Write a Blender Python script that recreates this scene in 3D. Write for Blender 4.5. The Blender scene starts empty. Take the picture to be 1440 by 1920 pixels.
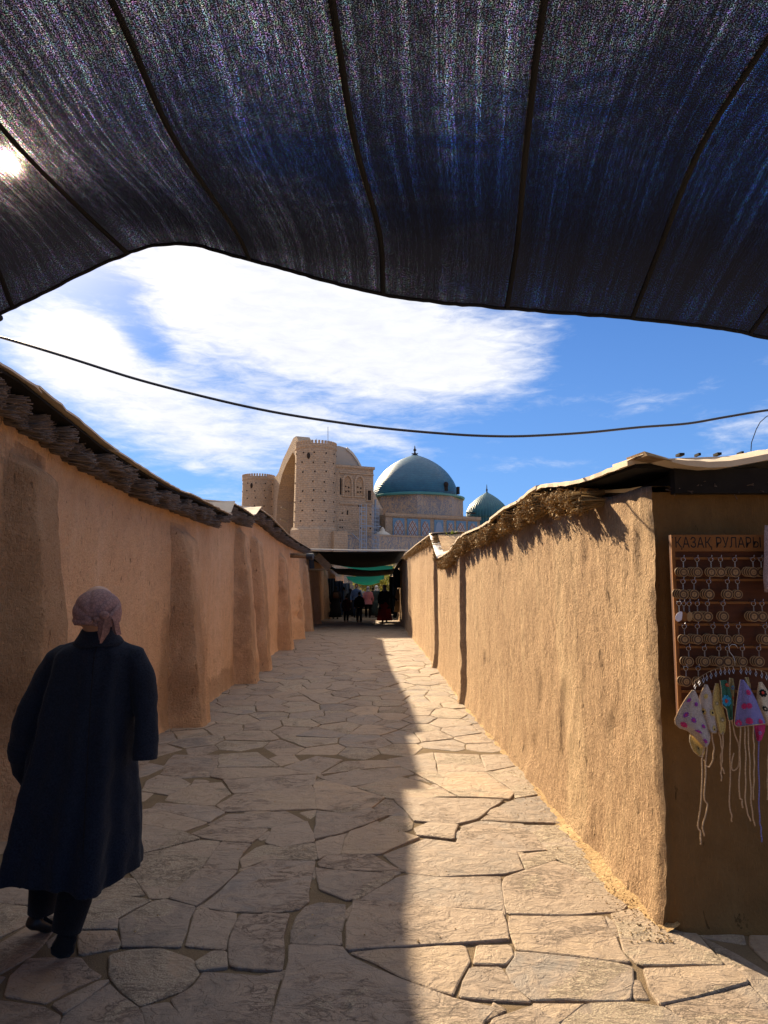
import bpy, bmesh, math, random
import numpy as np
from mathutils import Vector, Matrix, noise as mn

random.seed(7); np.random.seed(7)
S = bpy.context.scene
COL = S.collection
R = math.radians

# ------------------------------------------------------------------ camera
F = 1350.0                      # focal length in photograph pixels (1440 x 1920)
CAMZ = 1.58
PITCH = math.atan(145 / F)
cd = bpy.data.cameras.new('camera'); cam = bpy.data.objects.new('camera', cd); COL.objects.link(cam)
cam.location = (0, 0, CAMZ); cam.rotation_euler = (math.pi/2 + PITCH, 0, 0)
cd.sensor_fit = 'VERTICAL'; cd.sensor_height = 36; cd.lens = F/1920*36
cd.clip_start = 0.05; cd.clip_end = 5000
S.camera = cam
S.render.resolution_x = 768; S.render.resolution_y = 1024
S.view_settings.view_transform = 'Standard'; S.view_settings.look = 'None'
S.view_settings.gamma = 1; S.view_settings.use_curve_mapping = False
S.view_settings.exposure = 2.03

SUN_AZ = R(-29.0)     # to the left of straight ahead
SUN_EL = R(28.7)
SUN_DIR = Vector((math.sin(SUN_AZ)*math.cos(SUN_EL), math.cos(SUN_AZ)*math.cos(SUN_EL), math.sin(SUN_EL)))

def ray(px, py):
    x = (px-720)/F; y = (960-py)/F
    c, s = math.cos(PITCH), math.sin(PITCH)
    return Vector((x, c - y*s, s + y*c))
def P(px, py, depth):            # point at a given depth along the view axis
    return Vector((0, 0, CAMZ)) + ray(px, py)*depth
def G(px, py, z=0.0):            # point on the ground
    r = ray(px, py); return Vector((0, 0, CAMZ)) + r*((z-CAMZ)/r.z)
def PX(px, py, x):               # point on the plane X = x
    r = ray(px, py); return Vector((0, 0, CAMZ)) + r*(x/r.x)
def PY(px, py, y):               # point on the plane Y = y
    r = ray(px, py); return Vector((0, 0, CAMZ)) + r*(y/r.y)

# ------------------------------------------------------------------ node helper
class NT:
    def __init__(s, tree): s.t = tree; s.n = tree.nodes; s.l = tree.links
    def add(s, typ, **kw):
        nd = s.n.new(typ)
        ins = kw.pop('ins', {})
        for k, v in kw.items(): setattr(nd, k, v)
        for k, v in ins.items():
            if isinstance(v, bpy.types.NodeSocket): s.l.new(v, nd.inputs[k])
            else: nd.inputs[k].default_value = v
        return nd
    def m(s, op, a, b=0.0, c=None, clamp=False):
        nd = s.n.new('ShaderNodeMath'); nd.operation = op; nd.use_clamp = clamp
        for i, v in enumerate((a, b, c)):
            if v is None: continue
            if isinstance(v, bpy.types.NodeSocket): s.l.new(v, nd.inputs[i])
            else: nd.inputs[i].default_value = v
        return nd.outputs[0]
    def mix(s, fac, a, b, typ='RGBA', blend='MIX'):
        nd = s.n.new('ShaderNodeMix'); nd.data_type = typ; nd.blend_type = blend if typ == 'RGBA' else 'MIX'
        ia, ib, o = (6, 7, 2) if typ == 'RGBA' else (2, 3, 0)
        for i, v in ((0, fac), (ia, a), (ib, b)):
            if isinstance(v, bpy.types.NodeSocket): s.l.new(v, nd.inputs[i])
            else: nd.inputs[i].default_value = (tuple(v)+(1,))[:4] if isinstance(v, (tuple, list)) else v
        return nd.outputs[o]
    def smooth(s, v, lo, hi):
        nd = s.n.new('ShaderNodeMapRange'); nd.interpolation_type = 'SMOOTHSTEP'
        for i, q in ((0, v), (1, lo), (2, hi)):
            if isinstance(q, bpy.types.NodeSocket): s.l.new(q, nd.inputs[i])
            else: nd.inputs[i].default_value = q
        return nd.outputs[0]
    def lin(s, v, lo, hi, a=0.0, b=1.0):
        nd = s.n.new('ShaderNodeMapRange')
        for i, q in ((0, v), (1, lo), (2, hi), (3, a), (4, b)):
            if isinstance(q, bpy.types.NodeSocket): s.l.new(q, nd.inputs[i])
            else: nd.inputs[i].default_value = q
        return nd.outputs[0]
    def noise(s, vec, scale, detail=4, rough=.6, dist=0.0):
        return s.add('ShaderNodeTexNoise', ins={'Vector': vec, 'Scale': scale, 'Detail': detail, 'Roughness': rough, 'Distortion': dist})
    def mapv(s, vec, scale=(1,1,1), rot=(0,0,0), loc=(0,0,0)):
        return s.add('ShaderNodeMapping', ins={'Vector': vec, 'Scale': scale, 'Rotation': rot, 'Location': loc}).outputs[0]

# ------------------------------------------------------------------ world: daylight sky with cirrus
W = bpy.data.worlds.new('World'); S.world = W; W.use_nodes = True
wt = NT(W.node_tree); wt.n.clear()
SKY_STRENGTH = 0.15
sky = wt.add('ShaderNodeTexSky', sky_type='NISHITA', sun_disc=False, sun_elevation=SUN_EL, sun_rotation=SUN_AZ,
             altitude=300, air_density=1.0, dust_density=0.35, ozone_density=2.2)
tc = wt.add('ShaderNodeTexCoord')
sep = wt.add('ShaderNodeSeparateXYZ', ins={0: tc.outputs['Generated']})
X_, Y_, Z_ = sep.outputs
hor = wt.m('SQRT', wt.m('ADD', wt.m('MULTIPLY', X_, X_), wt.m('MULTIPLY', Y_, Y_)))
U = wt.m('ARCTAN2', X_, Y_); V = wt.m('ARCTAN2', Z_, hor)
def uv_of(px, py):
    r = ray(px, py); return math.atan2(r.x, r.y), math.atan2(r.z, math.hypot(r.x, r.y))
def blob(px, py, rx, ry, deg, amp):
    u0, v0 = uv_of(px, py); a = R(deg); c, s = math.cos(a), math.sin(a)
    du = wt.m('SUBTRACT', U, u0); dv = wt.m('SUBTRACT', V, v0)
    p = wt.m('ADD', wt.m('MULTIPLY', du, c*F/rx), wt.m('MULTIPLY', dv, s*F/rx))
    q = wt.m('ADD', wt.m('MULTIPLY', du, -s*F/ry), wt.m('MULTIPLY', dv, c*F/ry))
    e = wt.m('EXPONENT', wt.m('MULTIPLY', wt.m('ADD', wt.m('MULTIPLY', p, p), wt.m('MULTIPLY', q, q)), -1.0))
    return wt.m('MULTIPLY', e, amp)
blobs = [(620,560,330,150,-14,1.35), (860,690,230,70,6,.75), (290,770,320,80,-30,1.15), (90,690,120,40,-30,.6), (560,800,190,45,-8,.45),
         (150,625,110,45,-25,.75), (160,600,60,30,-30,.35), (500,640,200,90,-20,.5), (350,560,70,120,0,.5),
         (285,652,45,32,-20,-.75), (60,560,140,60,20,-.5), (600,735,70,20,-10,-.35), (1200,755,60,26,10,.48),
         (1340,715,120,20,17,.5), (1420,800,130,40,8,.7), (1060,870,130,13,-4,.42), (1090,900,60,12,10,.3),
         (720,825,90,16,-20,.4), (365,876,30,8,0,.45), (930,880,50,10,0,.25), (1230,640,180,60,0,-.6),
         (420,900,120,26,-8,-.4), (900,790,160,22,-6,-.25)]
acc = None
for b in blobs:
    o = blob(*b); acc = o if acc is None else wt.m('ADD', acc, o)
uvv = wt.add('ShaderNodeCombineXYZ', ins={0: U, 1: V, 2: 0.0}).outputs[0]
w1 = wt.noise(wt.mapv(uvv, (3.2, 11, 1), (0, 0, R(17))), 1.6, 10, .62, .55).outputs[0]
w2 = wt.noise(wt.mapv(uvv, (9, 34, 1), (0, 0, R(22)), (4, 3, 0)), 2.2, 8, .68, .4).outputs[0]
w3 = wt.noise(wt.mapv(uvv, (1.3, 3.0, 1), (0, 0, R(10)), (9, 2, 0)), 1.0, 3, .5).outputs[0]
fld = wt.m('ADD', acc, wt.m('MULTIPLY', wt.m('SUBTRACT', w1, .5), 1.5))
fld = wt.m('ADD', fld, wt.m('MULTIPLY', wt.m('SUBTRACT', w2, .5), 1.15))
fld = wt.m('ADD', fld, wt.m('MULTIPLY', wt.m('SUBTRACT', w3, .52), .9))
fld = wt.m('ADD', fld, wt.m('MULTIPLY', wt.smooth(V, R(29), R(45)), 1.4))   # added cirrus overhead: whitens the net holes and gives more fill light
dens = wt.m('MULTIPLY', wt.smooth(fld, .10, 1.25), .97)
above = wt.smooth(V, -0.02, .05)
dens = wt.m('MULTIPLY', dens, above)
shade = wt.m('ADD', .80, wt.m('MULTIPLY', w2, .40))
ccol = wt.mix(1.0, (1.62, 1.64, 1.74), wt.add('ShaderNodeCombineColor', ins={0: shade, 1: shade, 2: shade}).outputs[0], blend='MULTIPLY')
# deepen the blue of the clear sky a little
skyn = wt.mix(1.0, sky.outputs[0], (.12, .19, .31), blend='MULTIPLY')
skyb = wt.mix(wt.smooth(V, R(2), R(34)), (.27, .59, 1.20), (.075, .26, .80))
skyc = wt.mix(.70, skyn, skyb)
base = wt.mix(dens, skyc, ccol)
# the sun's aureole in the thin cloud round it
dt = wt.add('ShaderNodeVectorMath', operation='DOT_PRODUCT', ins={0: tc.outputs['Generated'], 1: SUN_DIR}).outputs['Value']
ang = wt.m('ARCCOSINE', wt.m('MINIMUM', dt, .999999))
def lobe(sig, amp):
    q = wt.m('DIVIDE', ang, sig)
    return wt.m('MULTIPLY', wt.m('EXPONENT', wt.m('MULTIPLY', wt.m('MULTIPLY', q, q), -1.0)), amp)
aur = wt.m('ADD', wt.m('ADD', lobe(R(.62), 600.0), lobe(R(3.0), 9.0)), lobe(R(9), 1.8))
aurc = wt.mix(1.0, wt.add('ShaderNodeCombineColor', ins={0: aur, 1: aur, 2: aur}).outputs[0], (1.0, .76, .50), blend='MULTIPLY')
tot = wt.mix(1.0, base, aurc, blend='ADD')
bg = wt.add('ShaderNodeBackground', ins={0: tot, 1: SKY_STRENGTH})
wo = wt.add('ShaderNodeOutputWorld', ins={0: bg.outputs[0]})

sd = bpy.data.lights.new('sun', 'SUN'); sd.energy = 3.7; sd.angle = R(0.8); sd.color = (1.0, .80, .54)
sun = bpy.data.objects.new('sun', sd); COL.objects.link(sun)
sun.rotation_euler = SUN_DIR.to_track_quat('Z', 'Y').to_euler()
sun.location = SUN_DIR*30

# ------------------------------------------------------------------ mesh helpers
class MB:
    def __init__(s): s.v = []; s.f = []
    def add(s, vs, fs):
        o = len(s.v); s.v.extend([tuple(v) for v in vs]); s.f.extend([tuple(i+o for i in f) for f in fs]); return s
    def box(s, c, d, rot=None):
        c = Vector(c); hx, hy, hz = d[0]/2, d[1]/2, d[2]/2
        vs = [Vector((x, y, z)) for x in (-hx, hx) for y in (-hy, hy) for z in (-hz, hz)]
        if rot is not None: vs = [rot @ v for v in vs]
        vs = [v+c for v in vs]
        return s.add(vs, [(0,1,3,2), (4,6,7,5), (0,4,5,1), (2,3,7,6), (0,2,6,4), (1,5,7,3)])
    def beam(s, a, b, w, h=None):
        a, b = Vector(a), Vector(b); h = h or w; d = (b-a)
        q = d.to_track_quat('Z', 'Y').to_matrix()
        return s.box((a+b)/2, (w, h, d.length), q)
    def tube(s, pts, rad, n=8, cap=True, flat=1.0):
        pts = [Vector(p) for p in pts]; k = len(pts)
        if not hasattr(rad, '__len__'): rad = [rad]*k
        rings = []; prev = None
        for i, p in enumerate(pts):
            t = (pts[min(i+1, k-1)]-pts[max(i-1, 0)])
            t = t.normalized() if t.length > 1e-9 else Vector((0, 0, 1))
            if prev is None:
                a = Vector((0, 1, 0)) if abs(t.y) < .9 else Vector((1, 0, 0))
                x = t.cross(a).normalized()
            else:
                x = (prev - t*prev.dot(t))
                x = x.normalized() if x.length > 1e-6 else t.orthogonal().normalized()
            prev = x; y = t.cross(x)
            rings.append([p + (x*math.cos(2*math.pi*j/n) + y*math.sin(2*math.pi*j/n)*flat)*rad[i] for j in range(n)])
        return s.rings(rings, cap)
    def rings(s, rings, cap=True, close=True):
        n = len(rings[0]); vs = [v for r in rings for v in r]; fs = []
        for i in range(len(rings)-1):
            for j in range(n if close else n-1):
                a = i*n+j; b = i*n+(j+1) % n
                fs.append((a, b, b+n, a+n))
        if cap:
            fs.append(tuple(range(n-1, -1, -1))); m = (len(rings)-1)*n; fs.append(tuple(range(m, m+n)))
        return s.add(vs, fs)
    def ell(s, c, r, rot=None, nu=14, nv=9):
        c = Vector(c); rings = []
        for i in range(nv+1):
            t = math.pi*(i/nv)*.98+.01*math.pi
            rr = []
            for j in range(nu):
                a = 2*math.pi*j/nu
                v = Vector((r[0]*math.sin(t)*math.cos(a), r[1]*math.sin(t)*math.sin(a), -r[2]*math.cos(t)))
                if rot is not None: v = rot @ v
                rr.append(v+c)
            rings.append(rr)
        return s.rings(rings)
    def loft(s, rows, n=20, fn=None):
        """rows: (center, rx, ry[, power]) in horizontal slices"""
        rings = []
        for i, row in enumerate(rows):
            c, rx, ry = Vector(row[0]), row[1], row[2]; pw = row[3] if len(row) > 3 else 1.0
            rr = []
            for j in range(n):
                a = 2*math.pi*j/n; ca, sa = math.cos(a), math.sin(a)
                x = rx*math.copysign(abs(ca)**pw, ca); y = ry*math.copysign(abs(sa)**pw, sa)
                v = c+Vector((x, y, 0))
                if fn: v = fn(v, i, a)
                rr.append(v)
            rings.append(rr)
        return s.rings(rings)
    def lathe(s, c, prof, n=32, rib=None, cap=True):
        c = Vector(c)
        return s.rings([[c+Vector(((r*(1+(rib(j) if rib else 0)))*math.cos(2*math.pi*j/n), (r*(1+(rib(j) if rib else 0)))*math.sin(2*math.pi*j/n), z)) for j in range(n)] for r, z in prof], cap)

def link(name, me, mat=None, parent=None, loc=None):
    o = bpy.data.objects.new(name, me); COL.objects.link(o)
    if mat and len(me.materials) == 0: me.materials.append(mat)
    if loc is not None: o.location = loc
    if parent is not None: o.parent = parent
    return o
def build(name, mb, mat, parent=None, smooth=False, origin=None, auto=None):
    """world coordinates in; vertices stored relative to the parent's position (or origin)"""
    off = Vector((0, 0, 0))
    if parent is not None:
        p = parent
        while p is not None: off += p.location; p = p.parent
    org = Vector(origin)-off if origin is not None else Vector((0, 0, 0))
    sub = off+org
    me = bpy.data.meshes.new(name)
    me.from_pydata([(v[0]-sub.x, v[1]-sub.y, v[2]-sub.z) for v in mb.v], [], mb.f); me.update()
    if smooth: me.polygons.foreach_set('use_smooth', [True]*len(me.polygons))
    if auto:
        try: me.set_sharp_from_angle(angle=R(auto))
        except Exception: pass
    o = link(name, me, mat, parent, org)
    return o
def npmesh(name, V_, Fq, mat, parent=None, smooth=False):
    """numpy vertices (N,3) and uniform faces (M,k)"""
    off = np.zeros(3)
    p = parent
    while p is not None: off += np.array(p.location); p = p.parent
    V2 = (np.asarray(V_, dtype=np.float64)-off).astype(np.float32); Fq = np.asarray(Fq, dtype=np.int32)
    me = bpy.data.meshes.new(name); k = Fq.shape[1]; m = len(Fq)
    me.vertices.add(len(V2)); me.vertices.foreach_set('co', V2.ravel())
    me.loops.add(m*k); me.loops.foreach_set('vertex_index', Fq.ravel())
    me.polygons.add(m); me.polygons.foreach_set('loop_start', np.arange(m, dtype=np.int32)*k)
    try: me.polygons.foreach_set('loop_total', np.full(m, k, dtype=np.int32))
    except Exception: pass
    me.update(calc_edges=True); me.validate()
    if smooth: me.polygons.foreach_set('use_smooth', [True]*m)
    return link(name, me, mat, parent)
def thing(name, label, cat, loc=(0, 0, 0), group=None):
    o = bpy.data.objects.new(name, None); COL.objects.link(o); o.location = loc; o.empty_display_size = .1
    o['label'] = label; o['category'] = cat
    if group: o['group'] = group
    return o
def tag(o, label, cat, group=None):
    o['label'] = label; o['category'] = cat
    if group: o['group'] = group
    return o
def struct(o): o['kind'] = 'structure'; return o
def stuff(o): o['kind'] = 'stuff'; return o
def remesh(o, vox, sm=2, fac=.5):
    m = o.modifiers.new('r', 'REMESH'); m.mode = 'VOXEL'; m.voxel_size = vox; m.use_smooth_shade = True
    if sm:
        m = o.modifiers.new('s', 'SMOOTH'); m.iterations = sm; m.factor = fac
def sstep(x):
    x = max(0.0, min(1.0, x)); return x*x*(3-2*x)
def interp(tab, t):
    if t <= tab[0][0]: return tab[0][1]
    for (a, va), (b, vb) in zip(tab, tab[1:]):
        if t <= b: return va+(vb-va)*(t-a)/(b-a) if b > a else vb
    return tab[-1][1]
def nz(x, y, z=0.0): return mn.noise(Vector((x, y, z)))
def fbm(x, y, z=0.0, o=4): return mn.fractal(Vector((x, y, z)), .9, 2.1, o)

# ------------------------------------------------------------------ materials
def new_mat(name, rough=.9, spec=.2):
    m = bpy.data.materials.new(name); m.use_nodes = True; t = NT(m.node_tree)
    b = m.node_tree.nodes['Principled BSDF']; b.inputs['Roughness'].default_value = rough
    b.inputs['Specular IOR Level'].default_value = spec
    return m, t, b
def bump(t, b, h, strength, dist=.01, nrm=None):
    nd = t.add('ShaderNodeBump', ins={'Height': h, 'Strength': strength, 'Distance': dist})
    if nrm is not None: t.l.new(nrm, nd.inputs['Normal'])
    t.l.new(nd.outputs[0], b.inputs['Normal']); return nd.outputs[0]
def simple(name, col, rough=.85, spec=.25, var=.25, scale=30.0, bmp=.15, metal=0.0, bd=.004):
    m, t, b = new_mat(name, rough, spec)
    g = t.add('ShaderNodeTexCoord').outputs['Object']
    n = t.noise(g, scale, 5, .6).outputs[0]
    c = t.mix(n, tuple(x*(1-var) for x in col), tuple(min(1, x*(1+var)) for x in col))
    t.l.new(c, b.inputs['Base Color']); b.inputs['Metallic'].default_value = metal
    if bmp: bump(t, b, n, bmp, bd)
    return m
def geo(t): return t.add('ShaderNodeNewGeometry').outputs['Position']

def adobe(name, c1, c2, c3, vert=1.0, rough_amt=1.0, fleck=.5, stain=None):
    """mud plaster with chopped straw: broad stains, straw flecks, little cracks"""
    m, t, b = new_mat(name, .96, .08)
    g = geo(t)
    big = t.noise(g, .55, 4, .6, .6).outputs[0]
    streak = t.noise(t.mapv(g, (1, 1.0, .22)), 2.6, 5, .62, .3).outputs[0]
    mid = t.noise(g, 7, 6, .65).outputs[0]
    c = t.mix(t.smooth(big, .35, .68), c1, c2)
    c = t.mix(t.m('MULTIPLY', t.smooth(streak, .46, .72), .75), c, c3)
    c = t.mix(t.m('MULTIPLY', t.smooth(mid, .42, .7), .35), c, tuple(x*.70 for x in c1))
    # chopped straw in three directions
    fl = None
    for i, (rx, rz) in enumerate(((8, 0), (38, 50), (-35, 120), (80, 20))):
        f = t.noise(t.mapv(g, (120, 120, 14), (R(rx), 0, R(rz)), (i*3.1, i, 0)), 1.0, 1.0, .4).outputs[0]
        f = t.smooth(f, .66, .73)
        fl = f if fl is None else t.m('MAXIMUM', fl, f)
    c = t.mix(t.m('MULTIPLY', fl, fleck), c, tuple(min(.8, x*1.55) for x in c2))
    # dark pits and short cracks
    ck = t.noise(t.mapv(g, (26, 26, 7), (R(12), 0, R(33))), 1.0, 4, .6, .4).outputs[0]
    ck = t.smooth(ck, .645, .69)
    c = t.mix(t.m('MULTIPLY', t.smooth(t.noise(g, 55, 4, .75, .8).outputs[0], .50, .66), .30*rough_amt), c, tuple(x*.55 for x in c1))
    c = t.mix(t.m('MULTIPLY', ck, .75), c, tuple(x*.35 for x in c1))
    if stain:          # an old damp stain with its own ragged outline
        for (sy, sz, ry, rz, amt) in stain:
            sp = t.add('ShaderNodeSeparateXYZ', ins={0: g}).outputs
            q1 = t.m('MULTIPLY', t.m('SUBTRACT', sp[1], sy), 1/ry); q2 = t.m('MULTIPLY', t.m('SUBTRACT', sp[2], sz), 1/rz)
            rr_ = t.m('ADD', t.m('ADD', t.m('MULTIPLY', q1, q1), t.m('MULTIPLY', q2, q2)), t.m('MULTIPLY', t.m('SUBTRACT', t.noise(g, 2.6, 7, .7, .8).outputs[0], .5), 3.2))
            c = t.mix(t.m('MULTIPLY', t.smooth(rr_, 1.25, .35), amt), c, (.20, .115, .06))
    t.l.new(c, b.inputs['Base Color'])
    vs = t.noise(t.mapv(g, (24, 24, 8.0)), 1.0, 7, .72, .5).outputs[0]
    fine = t.noise(t.mapv(g, (1, 1, .6)), 75, 5, .72).outputs[0]
    lump = t.noise(g, 17, 5, .6, .3).outputs[0]
    grit = t.noise(g, 38, 4, .75, .6).outputs[0]
    h = t.m('ADD', t.m('MULTIPLY', vs, .6*vert), t.m('MULTIPLY', fine, .40+.9*max(0, vert-.8)))
    h = t.m('ADD', h, t.m('MULTIPLY', lump, .6))
    h = t.m('ADD', h, t.m('MULTIPLY', fl, .14))
    h = t.m('ADD', h, t.m('MULTIPLY', grit, .75*rough_amt))
    h = t.m('SUBTRACT', h, t.m('MULTIPLY', ck, .5))
    bump(t, b, h, .75*rough_amt, .03)
    return m
M = {}
M['adobe_left'] = adobe('adobe_left', (.66, .38, .205), (.73, .44, .25), (.76, .49, .30), vert=.8, rough_amt=1.25, fleck=.3, stain=[(4.9, 1.5, .5, 1.1, .55), (6.4, .3, 1.4, .35, .45), (8.4, .5, .3, .8, .45), (11.5, .15, 3, .2, .4)])
M['adobe_buttress'] = adobe('adobe_buttress', (.61, .35, .19), (.69, .415, .235), (.73, .46, .28), vert=.8, rough_amt=1.4, fleck=.25, stain=[(5.0, 1.6, .5, 1.3, .55), (8.55, .9, .2, 1.3, .35), (12.5, 1.2, .25, 1.2, .4), (14.5, 1.3, .3, 1.2, .4), (19.3, 1.3, .3, 1.2, .4)])
M['adobe_right'] = adobe('adobe_right', (.41, .27, .165), (.51, .35, .215), (.68, .50, .31), vert=1.3, rough_amt=1.5, fleck=.8)
M['adobe_in_shade'] = adobe('adobe_in_shade', (.145, .080, .030), (.18, .10, .038), (.21, .125, .05), vert=.3, rough_amt=.5, fleck=.12)  # same mud as the long wall, darkened: the shade is put into the colour

def flag_mat():
    m, t, b = new_mat('slate', .72, .32)
    g = t.add('ShaderNodeTexCoord').outputs['Object']
    rnd = t.add('ShaderNodeObjectInfo').outputs['Random']
    off = t.add('ShaderNodeCombineXYZ', ins={0: t.m('MULTIPLY', rnd, 37.0), 1: t.m('MULTIPLY', rnd, 91.0), 2: t.m('MULTIPLY', rnd, 13.0)}).outputs[0]
    v = t.add('ShaderNodeVectorMath', operation='ADD', ins={0: g, 1: off}).outputs[0]
    n1 = t.noise(v, 2.2, 5, .6, .8).outputs[0]
    n2 = t.noise(v, 9, 8, .68, 1.0).outputs[0]
    n3 = t.noise(v, 120, 4, .7).outputs[0]
    r2 = t.add('ShaderNodeTexWhiteNoise', noise_dimensions='1D', ins={'W': rnd}).outputs[0]
    ramp = t.n.new('ShaderNodeValToRGB'); ramp.color_ramp.interpolation = 'LINEAR'
    e = ramp.color_ramp.elements
    cols = [(0, (.135, .115, .10)), (.22, (.24, .19, .145)), (.5, (.32, .235, .155)), (.72, (.18, .16, .145)), (1, (.37, .265, .17))]
    e[0].position = 0; e[0].color = cols[0][1]+(1,); e[1].position = 1; e[1].color = cols[-1][1]+(1,)
    for p, c in cols[1:-1]:
        q = e.new(p); q.color = c+(1,)
    t.l.new(r2, ramp.inputs[0])
    c = t.mix(t.smooth(n1, .38, .62), ramp.outputs[0], (.26, .195, .145))
    c = t.mix(t.m('MULTIPLY', t.smooth(n2, .36, .62), .45), c, (.38, .30, .23))
    # pale lichen crust on some of the stones
    lich = t.m('MULTIPLY', t.smooth(n1, t.m('ADD', .44, t.m('MULTIPLY', rnd, .30)), t.m('ADD', .47, t.m('MULTIPLY', rnd, .30))), t.smooth(n3, .40, .60))
    c = t.mix(t.m('MULTIPLY', lich, .75), c, (.50, .42, .30))
    c = t.mix(t.m('MULTIPLY', t.smooth(n3, .56, .72), .4), c, (.11, .09, .075))
    n4 = t.noise(t.mapv(v, (1, 2.2, 1), (0, 0, R(12))), 5.5, 9, .72, 1.4).outputs[0]
    vein = t.smooth(t.m('ABSOLUTE', t.m('SUBTRACT', n4, .5)), .022, .006)
    vein = t.m('MULTIPLY', vein, t.smooth(n1, .50, .62))
    c = t.mix(t.m('MULTIPLY', vein, .5), c, (.10, .075, .055))
    c = t.mix(t.m('MULTIPLY', t.smooth(n4, .56, .70), .28), c, (.44, .34, .25))
    t.l.new(c, b.inputs['Base Color'])
    t.l.new(t.lin(n2, .3, .7, .62, .9), b.inputs['Roughness'])
    # cleft slate: stepped layers
    lay = t.noise(t.mapv(v, (1, 1.7, 1)), 3.4, 6, .55, .9).outputs[0]
    lv = t.m('MULTIPLY', lay, 9.0); st = t.m('ADD', t.m('FLOOR', lv), t.smooth(t.m('FRACT', lv), .82, 1.0))
    h = t.m('ADD', t.m('MULTIPLY', st, .13), t.m('MULTIPLY', n2, .75))
    h = t.m('ADD', h, t.m('MULTIPLY', n3, .13)); h = t.m('SUBTRACT', h, t.m('MULTIPLY', vein, .16)); h = t.m('ADD', h, t.m('MULTIPLY', lich, .06))
    bump(t, b, h, 1.0, .034)
    return m
M['slate'] = flag_mat()
def joint_mat():
    m, t, b = new_mat('joint_sand', .97, .05)
    g = geo(t); n = t.noise(g, 6, 6, .7).outputs[0]; n2 = t.noise(g, 160, 3, .7).outputs[0]
    c = t.mix(n, (.095, .070, .045), (.21, .155, .10)); c = t.mix(t.m('MULTIPLY', t.smooth(n2, .5, .7), .5), c, (.34, .26, .16))
    t.l.new(c, b.inputs['Base Color']); bump(t, b, t.m('ADD', n, t.m('MULTIPLY', n2, .5)), .9, .015); return m
M['joint'] = joint_mat()
M['dust'] = adobe('dust', (.44, .30, .16), (.52, .37, .20), (.62, .46, .26), vert=.3, rough_amt=1.3, fleck=.6)
M['ground'] = simple('earth', (.36, .27, .17), .95, .1, .3, 2.0, .3)

def reed_mat(name, a, b_, rough=.8):
    m, t, b = new_mat(name, rough, .2)
    g = geo(t); n = t.noise(t.mapv(g, (6, 60, 60)), 1.0, 3, .6).outputs[0]
    n2 = t.noise(g, 3.0, 3, .6).outputs[0]
    c = t.mix(t.smooth(n, .3, .7), a, b_); c = t.mix(t.m('MULTIPLY', n2, .5), c, tuple(x*.5 for x in a))
    t.l.new(c, b.inputs['Base Color']); return m
M['reed_left'] = reed_mat('reed_left', (.10, .075, .06), (.25, .19, .155))
M['reed_right'] = reed_mat('reed_right', (.22, .135, .05), (.46, .30, .13))
M['roof_felt'] = simple('roof_felt', (.50, .40, .29), .8, .2, .3, 5, .4, bd=.01)
M['roof_under'] = simple('roof_under', (.018, .016, .015), .9, .1, .4, 12, .3)  # near-black: the deep shade under the roofs is put into this colour
M['wood'] = reed_mat('old_wood', (.16, .10, .055), (.36, .24, .13))

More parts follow.
